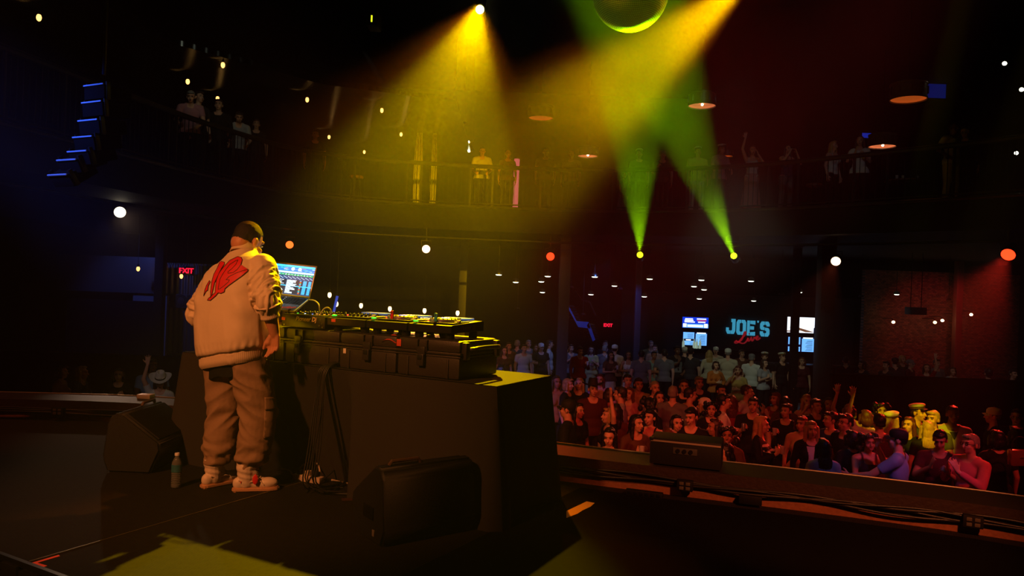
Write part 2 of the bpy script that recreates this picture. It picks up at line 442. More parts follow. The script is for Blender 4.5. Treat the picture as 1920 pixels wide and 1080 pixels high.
# low wall of the seating area far left
struct(MB().box((-9.4, 15.0, -1.05), (8.0, 0.12, 1.7)).build('wall_lounge', black, smooth=0))
# corrugated metal cladding far left under the balcony
clad = mat('corrugated_cladding', (120, 120, 125), 0.4, 0.8)
def corrugated(name, x0, x1, y, z0, z1, pitch=0.12):
    mb = MB(); n = int((x1-x0)/pitch*6)
    mb.grid(lambda u, v: (x0+(x1-x0)*u, y+0.022*math.sin(2*math.pi*(x1-x0)*u/pitch), z0+(z1-z0)*v), n, 2)
    return struct(mb.build(name, clad, smooth=80))
corrugated('wall_cladding', -9.8, -5.6, 19.6, 0.2, 1.75)
corrugated('wall_cladding_sign', -9.2, -7.3, 19.3, -0.6, 1.7, 0.14)
struct(MB().box((-10.0, 18.7, 0.05), (2.2, 0.1, 1.4)).build('wall_panel', black, smooth=0))
struct(MB().box((-10.05, 18.65, 1.4), (2.6, 0.06, 0.9)).build('wall_header', clad, smooth=0))
struct(MB().box((-9.05, 18.75, -0.3), (0.85, 0.1, 2.4)).build('wall_pillar', mat('pale_board', (110, 110, 120), 0.6), smooth=0))
# ================================================================ PEOPLE
SKINS = [mat('skin_light', (214, 160, 132), 0.5), mat('skin_tan', (176, 120, 90), 0.5), mat('skin_dark', (112, 72, 52), 0.5)]
HAIR = {k: mat('hair_'+k, c, 0.45, bump=(60, 0.4)) for k, c in dict(black=(18, 15, 14), brown=(56, 36, 26), auburn=(96, 44, 26), blond=(180, 142, 84), grey=(140, 132, 126), darkbrown=(34, 22, 17)).items()}
CL = {}
def cloth(name, rgb=None):
    if name not in CL: CL[name] = mat('cloth_'+name, rgb, 0.8, spec=0.25, bump=(25, 0.35))
    return CL[name]
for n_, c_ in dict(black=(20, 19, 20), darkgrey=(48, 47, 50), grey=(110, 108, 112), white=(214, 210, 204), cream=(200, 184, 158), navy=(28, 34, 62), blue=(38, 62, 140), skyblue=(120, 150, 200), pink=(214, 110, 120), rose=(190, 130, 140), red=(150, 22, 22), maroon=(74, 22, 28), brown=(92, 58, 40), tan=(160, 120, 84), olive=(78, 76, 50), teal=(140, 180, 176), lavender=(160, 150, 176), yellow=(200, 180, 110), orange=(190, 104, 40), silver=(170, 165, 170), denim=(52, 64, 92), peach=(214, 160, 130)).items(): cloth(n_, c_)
eyewhite = mat('eye_white', (220, 214, 205), 0.3); iris = mat('eye_iris', (30, 20, 16), 0.2); lips = mat('lips', (150, 62, 58), 0.4)
gold = mat('gold_braid', (212, 160, 50), 0.3, 0.8)
shoe_m = mat('shoe_dark', (30, 26, 24), 0.5)

ARMS = dict(
 stand=((.245, .02, 1.14), (.25, -.05, .90), (0, -.15, -1), 0.5), drink=((.24, -.05, 1.15), (.13, -.25, 1.26), (-.45, -.5, .75), 1.6),
 fold=((.25, -.07, 1.16), (.03, -.20, 1.18), (-1, -.1, .1), 0.5), clap=((.25, -.11, 1.17), (.07, -.27, 1.32), (-.25, -.3, .9), 0.3),
 up=((.27, -.04, 1.67), (.21, -.07, 1.93), (0, -.05, 1), 0.1), phone=((.27, -.20, 1.28), (.11, -.25, 1.50), (-.3, .1, .95), 0.9),
 point=((.42, -.05, 1.46), (.67, -.10, 1.52), (1, 0, .1), 0.5), reach=((.25, -.22, 1.22), (.20, -.46, 1.16), (-.1, -1, 0), 0.7),
 hip=((.33, .06, 1.18), (.17, -.06, 1.02), (-.7, -.5, -.4), 0.4), rail=((.26, -.12, 1.16), (.18, -.36, 1.10), (-.3, -1, -.05), 0.9))
def hand_prims(W, d, curl, sx, palmn):
    """palm, four fingers of different length, and a thumb from the side of the palm"""
    d = d.normalized(); lat = d.cross(palmn).normalized(); nrm = lat.cross(d).normalized()
    out = []
    pc = W + d*0.05
    for o in (-.022, 0, .022): out.append(cap('hand', W+d*0.012+lat*o*0.6, W+d*0.085+lat*o, .017, .0135))
    for k, (o, L, fan) in enumerate(((-.030, .062, -.22), (-.010, .075, -.07), (.010, .080, .07), (.030, .070, .22))):
        b = W+d*0.088+lat*o
        d1 = (d*math.cos(curl*.5)+nrm*math.sin(curl*.5)+lat*fan).normalized(); d2 = (d*math.cos(curl*1.3)+nrm*math.sin(curl*1.3)+lat*fan).normalized()
        m = b+d1*L*.5
        out.append(cap('hand', b-d*.012, m, .0098, .0092)); out.append(cap('hand', m, m+d2*L*.5, .0092, .008))
    tb = W+d*.03+lat*.022*sx; td = (d*.65+lat*.75*sx+nrm*.35).normalized()
    out.append(cap('hand', tb, tb+td*.045, .0125, .0108)); out.append(cap('hand', tb+td*.045, tb+td*.05+(td*.6+d*.6).normalized()*.03, .0108, .009))
    return out, pc + nrm*0.035
def body_prims(pr, pl, sex, head=(0, 0, 0), lean=0.0, legs='stand'):
    P = []; m = sex == 'm'
    sw = .19 if m else .165
    P += [ell('torso', (0, .005, .95), (.165 if m else .172, .118, .13)), ell('torso', (0, 0, 1.09), (.148 if m else .125, .105, .15)),
          ell('torso', (0, 0, 1.27), (.178 if m else .15, .115, .17)), cap('torso', (-sw+.03, .01, 1.405), (sw-.03, .01, 1.405), .062, .062),
          cap('torso', (-.07, .015, 1.44), (.07, .015, 1.44), .055, .055)]
    if not m: P += [ell('torso', (s*.07, -.085, 1.27), (.062, .058, .062)) for s in (-1, 1)]
    P.append(cap('neck', (0, .015, 1.42), (0, -.005, 1.56), .057 if m else .05, .052 if m else .046))
    for s, pose in ((-1, pr), (1, pl)):
        E, W, hd, curl = ARMS[pose]
        S = Vector((s*sw, .01, 1.40 if pose != 'up' else 1.44)); k = 1 if m else .95
        E = Vector((E[0]*s*k, E[1], E[2])); W = Vector((W[0]*s*k, W[1], W[2])); hd = Vector((hd[0]*s, hd[1], hd[2]))
        a = 1.0 if m else .86
        P += [cap('uarm', S, E, .058*a, .043*a), cap('farm', E, W, .042*a, .028*a)]
        pn = Vector((-s, 0, 0)) if pose in ('stand',) else (Vector((0, -1, 0)) if pose in ('up', 'point') else (Vector((-s, .3, .2)) if pose in ('clap', 'phone', 'drink', 'reach') else Vector((0, 1, 0))))
        hp, grip = hand_prims(W, hd, curl, s if pose in ('up',) else -s, pn)
        P += hp
    for s in (-1, 1):
        x = s*.092
        dx = s*.03
        P += [cap('thigh', (x, .0, .93), (x+dx, -.01, .50), .092, .062), cap('shin', (x+dx, -.01, .50), (x+dx*1.3, .02, .10), .058, .040),
              cap('foot', (x+dx*1.3, .035, .045), (x+dx*1.6, -.13, .03), .042, .036)]
    # head, in its own frame
    H = Matrix.Translation((0, -.012, 1.635)) @ Matrix.Rotation(head[0], 4, 'Z') @ Matrix.Rotation(head[1], 4, 'X') @ Matrix.Rotation(head[2], 4, 'Y')
    R = H.to_3x3()
    h = lambda x, y, z: H @ Vector((x, y, z))
    P += [ell('head', h(0, .015, .025), (.074, .094, .088), R), ell('head', h(0, -.035, -.045), (.056, .060, .074), R), ell('head', h(0, -.062, -.092), (.026, .024, .022), R),
          cap('head', h(0, -.088, .008), h(0, -.112, -.032), .010, .0145), ell('head', h(0, -.078, .030), (.048, .018, .014), R)]
    for s in (-1, 1):
        P.append(ell('head', h(s*.077, .012, -.015), (.010, .019, .031), R)); P.append(ell('head', h(s*.040, -.062, -.035), (.022, .024, .022), R))
    if lean:
        M = Matrix.Translation((0, 0, .95)) @ Matrix.Rotation(lean, 4, 'X') @ Matrix.Translation((0, 0, -.95))
        def up(p): return p['t'] in ('torso', 'neck', 'uarm', 'farm', 'hand', 'head') and not (p['t'] == 'torso' and p['k'] == 'e' and abs(p['c'].z-.95) < .01)
        for p in P:
            if up(p):
                if p['k'] == 'c': p['p0'] = M @ p['p0']; p['p1'] = M @ p['p1']
                else: p['c'] = M @ p['c']; p['rot'] = M.to_3x3() @ p['rot']
        H = M @ H
    return P, H
TPL = {}
def template(pr, pl, sex, turn=0.0, nod=0.0, lean=0.0):
    key = (pr, pl, sex, round(turn, 2), round(nod, 2), round(lean, 2))
    if key in TPL: return TPL[key]
    P, H = body_prims(pr, pl, sex, (turn, nod, 0), lean)
    body = remesh(prim_mesh(P), 0.0095, 2, 'body')
    for _ in SKINS[:1]: body.materials.append(SKINS[0])
    T = dict(P=P, H=H, body=body, key=key, sex=sex, lean=lean, tops={})
    Q = [p for p in P if p['t'] not in ('head', 'hand')]
    infl = remesh(prim_mesh(Q, 0.013), 0.014, 3, 'cloth')
    V = coords(infl); idx, tt = classify(V, Q); tags = np.array([p['t'] for p in Q])[idx]
    T['V'] = V; T['infl'] = infl; T['tags'] = tags; T['tt'] = tt
    Wp = {}
    for s, pose in ((-1, pr), (1, pl)):
        hs = [p for p in P if p['t'] == 'hand' and ((p['p0'].x > 0) == (s > 0) or True)]
    hh = [p for p in P if p['t'] == 'hand']; half = len(hh)//2
    T['grip'] = [hh[i*half+1]['p1'] for i in (0, 1)]
    TPL[key] = T
    return T
def garment(T, kind):
    if kind in T['tops']: return T['tops'][kind]
    V, tags, tt = T['V'], T['tags'], T['tt']
    # height along the (possibly leaning) trunk
    z = V[:, 2].copy(); y = V[:, 1].copy()
    if T['lean']:
        a = -T['lean']; dz = z-.95; z2 = .95 + y*math.sin(a)+dz*math.cos(a); z = np.where(z > .95, z2, z)
    tor = (tags == 'torso') | (tags == 'neck')
    if kind in ('tee', 'long', 'tank'):
        rn = np.hypot(V[:, 0], (y-.0)*1.1)
        hole = (rn < .088) & (z > 1.43) | ((V[:, 1] < -.02) & (np.abs(V[:, 0]) < .062) & (z > 1.415)) | (tags == 'neck')
        k = tor & (z > .88) & ~hole | ((tags == 'thigh') & (z > .88))
        if kind == 'tank': k = tor & (z > .88) & ~hole & ((z < 1.355) | ((np.abs(V[:, 0]) > .075) & (np.abs(V[:, 0]) < .115)))
        if kind == 'tee': k |= (tags == 'uarm') & (tt < .62)
        if kind == 'long': k |= (tags == 'uarm') | ((tags == 'farm') & (tt < .93))
    elif kind == 'trousers': k = (tags == 'thigh') | ((tags == 'shin') & (tt < .93)) | (tor & (z < .97))
    elif kind == 'shorts': k = ((tags == 'thigh') & (tt < .6)) | (tor & (z < .97))
    elif kind == 'shoes': k = (tags == 'foot') | ((tags == 'shin') & (tt > .95))
    me = keep_faces(T['infl'], k, kind)
    P = coords(me).copy(); N = normals(me)
    nz = np.array([noise.noise(Vector(p)*9) for p in P]); P += N*(nz*0.006)[:, None]
    if kind in ('tee', 'long'):                       # the hem hangs a little loose
        f = np.clip((1.25-P[:, 2])/.35, 0, 1)*0.025
        r = np.linalg.norm(P[:, :2], axis=1)+1e-6; sel = (np.abs(P[:, 0]) < .22) & (P[:, 2] < 1.25) & (r < .24)
        P[sel, :2] *= (1+(f/r))[sel, None]
    set_coords(me, P)
    me.materials.append(CL['black'])
    if kind == 'skirt_': pass
    T['tops'][kind] = me
    return me
# --- hair, hats and faces are built in the head's own frame and shared
def cut(me, fn, name):
    V = coords(me); return keep_faces(me, np.array([fn(v) for v in V]), name)
HAIRME = {}
def hair_mesh(kind):
    if kind in HAIRME: return HAIRME[kind]
    P = [ell('h', (0, .020, .031), (.0805, .100, .092))]
    if kind == 'short': P += [ell('h', (0, .07, -.02), (.066, .045, .06)), ell('h', (0, -.055, .085), (.06, .04, .03))]
    if kind == 'long':
        P += [ell('h', (0, .06, -.06), (.085, .06, .12)), ell('h', (0, .075, -.19), (.10, .05, .13)), cap('h', (-.078, .0, .02), (-.092, -.005, -.22), .030, .026), cap('h', (.078, .0, .02), (.092, -.005, -.22), .030, .026), ell('h', (0, -.03, .10), (.05, .05, .026))]
    if kind == 'bob': P += [ell('h', (0, .05, -.04), (.092, .07, .10)), cap('h', (-.082, -.02, .02), (-.088, -.02, -.09), .030, .028), cap('h', (.082, -.02, .02), (.088, -.02, -.09), .030, .028), ell('h', (.015, -.06, .085), (.06, .04, .03))]
    if kind == 'curly':
        r2 = random.Random(3)
        for k in range(34):
            a = r2.uniform(0, 6.283); z = r2.uniform(-.2, .1); rr = .10 if z > -.05 else .125
            y = math.sin(a)*rr; x = math.cos(a)*rr
            if y < -.045 and z < .06: continue
            P.append(ell('h', (x, y+.02, z), (.04, .04, .045)))
    if kind == 'bun': P += [ell('h', (0, .08, .03), (.07, .05, .06)), ell('h', (0, .125, .06), (.045, .04, .042)), ell('h', (0, -.05, .09), (.055, .04, .025))]
    if kind == 'pony': P += [ell('h', (0, .08, .03), (.07, .05, .06)), cap('h', (0, .11, .05), (0, .15, -.06), .03, .035), cap('h', (0, .15, -.06), (0, .12, -.2), .035, .015), ell('h', (0, -.05, .09), (.055, .04, .025))]
    if kind == 'buzz': P = [ell('h', (0, .018, .030), (.0785, .098, .092)), ell('h', (0, .06, -.01), (.064, .045, .05))]
    if kind == 'fringe': P += [ell('h', (0, .075, -.02), (.06, .035, .05))]
    me = remesh(prim_mesh(P), .010, 2, 'hair')
    def face(v):
        x, y, z = v
        if kind in ('short', 'buzz', 'fringe', 'bun', 'pony'):
            if z < -.055 and kind not in ('pony',): return False
            if y < -.030+.2*max(0,abs(x)-.05) and z < .070-.25*abs(x): return False
            if y < .03 and z < -.03: return False
        else:
            if y < -.035 and z < .086-7*x*x and abs(x) < .078: return False
        return True
    me = cut(me, face, 'hair')
    V = coords(me).copy(); N = normals(me)
    d = np.array([math.sin(math.atan2(v[0], v[1]-.02)*26+v[2]*8)*.0035 + noise.noise(Vector(v)*30)*.004 for v in V])
    set_coords(me, V+N*d[:, None]); me.materials.append(HAIR['black'])
    HAIRME[kind] = me; return me
def face_part(kind):
    """eyes, brows and mouths in the head's frame, one shared mesh each"""
    if kind in HAIRME: return HAIRME[kind]
    mb = MB(); k, side = kind.rsplit('.', 1) if '.' in kind else (kind, '')
    s = -1 if side == 'r' else 1
    if k == 'eye':
        mb.sphere((s*.031, -.0785, .004), (.0115, .010, .0052), seg=10, rings=6)
        mb.mi = 1; mb.sphere((s*.031, -.0855, .004), (.0056, .0045, .0052), seg=8, rings=6)
        mb.tube([(s*.016, -.090, .010), (s*.031, -.0915, .013), (s*.046, -.083, .009)], .0022, 5); ms = [eyewhite, iris]
    elif k == 'eyebrow': mb.tube([(s*.014, -.093, .027), (s*.032, -.092, .032), (s*.05, -.078, .026)], .0027, 6); ms = [HAIR['darkbrown']]
    elif k == 'mouth':
        mb.sphere((0, -.093, -.066), (.021, .007, .0042), seg=12, rings=6); mb.sphere((0, -.0925, -.074), (.018, .0075, .0048), seg=12, rings=6); ms = [lips]
    else:
        mb.tube([(-.032, -.084, -.058), (-.016, -.096, -.067), (0, -.099, -.069), (.016, -.096, -.067), (.032, -.084, -.058)], .0045, 6)
        mb.tube([(-.030, -.083, -.063), (-.015, -.094, -.080), (0, -.097, -.083), (.015, -.094, -.080), (.030, -.083, -.063)], .005, 6)
        mb.mi = 1; mb.tube([(-.026, -.086, -.062), (-.013, -.095, -.073), (0, -.098, -.075), (.013, -.095, -.073), (.026, -.086, -.062)], .0055, 6); ms = [lips, eyewhite]
    me = mb.mesh(k, ms); HAIRME[kind] = me; return me
def add_face(r, H, smile):
    for k in ('eye.l', 'eye.r', 'eyebrow.l', 'eyebrow.r'): link(k.split('.')[0], face_part(k), r, M=H)
    link('mouth', face_part('smile' if smile else 'mouth'), r, M=H)
hat_white = mat('hat_white', (226, 222, 212), 0.7); hat_black = mat('hat_black', (16, 15, 15), 0.75); hat_grey = mat('hat_grey', (120, 118, 118), 0.8)
HATS = {}
def hat_mesh(kind):
    if kind in HATS: return HATS[kind]
    mb = MB()
    if kind.startswith('captain'):
        M = Matrix.Translation((0, .018, .055)) @ Matrix.Rotation(-.2, 4, 'X') @ Matrix.Diagonal((1, 1.16, 1, 1))
        mb.mi = 0; mb.lathe([(.086, .020), (.091, .030), (.099, .046), (.098, .056), (.080, .070), (.04, .080), (.003, .082)], 28, M)
        mb.mi = 1; mb.lathe([(.086, -.008), (.088, .024)], 28, M)
        mb.mi = 2; mb.lathe([(.0885, .004), (.0885, .012)], 28, M, cap=False)
        mb.mi = 1; mb.grid(lambda u, v: M @ Vector(((u-.5)*.15, -.078-.055*v*(1-(2*u-1)**2*.6), .002-.022*v-.012*(2*u-1)**2)), 11, 5)
        mb.mi = 2; mb.sphere((0, 0, 0), (.016, .006, .014), M @ Matrix.Translation((0, -.098, .036)), 10, 6)
        ms = [hat_white, hat_black, gold]
    elif kind.startswith('cap'):
        M = Matrix.Translation((0, .015, .055))
        mb.lathe([(.086, -.03), (.089, .0), (.086, .035), (.066, .062), (.03, .074), (.003, .076)], 24, M @ Matrix.Diagonal((1, 1.16, 1, 1)))
        mb.grid(lambda u, v: M @ Vector(((u-.5)*.15, -.075-.085*v*(1-(2*u-1)**2*.45), -.012-.012*v-.03*(2*u-1)**2)), 11, 6)
        mb.sphere((0, .015, .132), .008, seg=8, rings=5)
        ms = [hat_white if 'white' in kind else (hat_black if 'black' in kind else hat_grey)]
    elif kind.startswith('cowboy'):
        M = Matrix.Translation((0, .015, .06)) @ Matrix.Rotation(-.1, 4, 'X')
        mb.grid(lambda u, v: M @ Vector(((.085+.095*v)*math.cos(2*math.pi*u), 1.16*(.085+.085*v)*math.sin(2*math.pi*u), .055*v*v*abs(math.cos(2*math.pi*u))**2)), 40, 6, closed_u=True)
        mb.grid(lambda u, v: M @ Vector(((.085-.018*v)*math.cos(2*math.pi*u), 1.16*(.086-.016*v)*math.sin(2*math.pi*u), .115*v)), 40, 8, closed_u=True)
        mb.grid(lambda u, v: M @ Vector(((.067*(1-v)+.001)*math.cos(2*math.pi*u), 1.16*(.070*(1-v)+.001)*math.sin(2*math.pi*u), .115+.012*math.sin(v*6)-.03*math.exp(-((.067*(1-v)*math.cos(2*math.pi*u))/.022)**2)*min(1, v*3))), 40, 8, closed_u=True)
        mb.mi = 1; mb.lathe([(.0865, .0), (.083, .024)], 32, M @ Matrix.Diagonal((1, 1.16, 1, 1)), cap=False)
        ms = [hat_white if 'white' in kind else hat_black, hat_black]
    elif kind == 'knit':
        mb.lathe([(.092, -.01), (.094, .02), (.088, .06), (.065, .095), (.03, .11), (.003, .112)], 24, Matrix.Translation((0, .02, .035)) @ Matrix.Diagonal((1, 1.16, 1, 1)))
        ms = [hat_white]
    me = mb.mesh('hat', ms); HATS[kind] = me; return me
def slot(o, m):
    o.material_slots[0].link = 'OBJECT'; o.material_slots[0].material = m
def skirt_mesh():
    if 'skirt' in HAIRME: return HAIRME['skirt']
    mb = MB()
    mb.grid(lambda u, v: ((.15+.10*v+.012*v*math.sin(u*2*math.pi*9))*math.cos(2*math.pi*u), (.12+.10*v+.012*v*math.sin(u*2*math.pi*9))*math.sin(2*math.pi*u), 1.04-.86*v), 72, 12, closed_u=True)
    me = mb.mesh('skirt', CL['black'], 80); HAIRME['skirt'] = me; return me
def person(px, ytop, h, face, pose, sex, hair, hairc, top, topc, label, skin=0, bot='trousers', botc='black', hat=None, turn=0.0, nod=0.0, lean=0.0, z0=FLOOR, d=None, smile=False, group='audience on the hall floor', hh=0.0):
    """a person whose crown shows at pixel (px, ytop); depth follows from the standing height h"""
    pr, pl = pose if isinstance(pose, tuple) else (pose, pose)
    T = template(pr, pl, sex, turn, nod, lean)
    yh = 540+(px-960)*math.tan(ROLL)
    hat_h = .03 if hat else .01
    if d is None:
        d = (EYE-(z0+h+hat_h))*F/(ytop-yh)
    p = at(px, yh, d)
    rot = Matrix.Translation((p.x, d, z0)) @ Matrix.Rotation(math.radians(face), 4, 'Z')
    s = h/1.75
    # the leaning or turning head stands over its pixel: shift the feet back accordingly
    off = rot.to_3x3() @ Vector((T['H'].translation.x, T['H'].translation.y, 0))*s
    M = Matrix.Translation((-off.x, -off.y, 0)) @ rot @ Matrix.Diagonal((s, s, s, 1))
    r = thing('person', label, 'person', group=group, M=M)
    b = link('body', T['body'], r); slot(b, SKINS[skin])
    t = link('top', garment(T, top), r); slot(t, CL[topc]); t['label'] = '%s top' % topc
    if bot == 'skirt':
        k = link('skirt', skirt_mesh(), r); slot(k, CL[botc])
    else:
        k = link(bot, garment(T, bot), r); slot(k, CL[botc])
    k = link('shoes', garment(T, 'shoes'), r); slot(k, shoe_m)
    H = T['H']
    if hair == 'short' and hat: hair = 'buzz'
    if hair:
        k = link('hair', hair_mesh(hair), r, M=H); slot(k, HAIR[hairc])
    add_face(r, H, smile)
    if hat:
        k = link('hat', hat_mesh(hat), r, M=H)
    r['_t'] = 0; del r['_t']
    return r, T
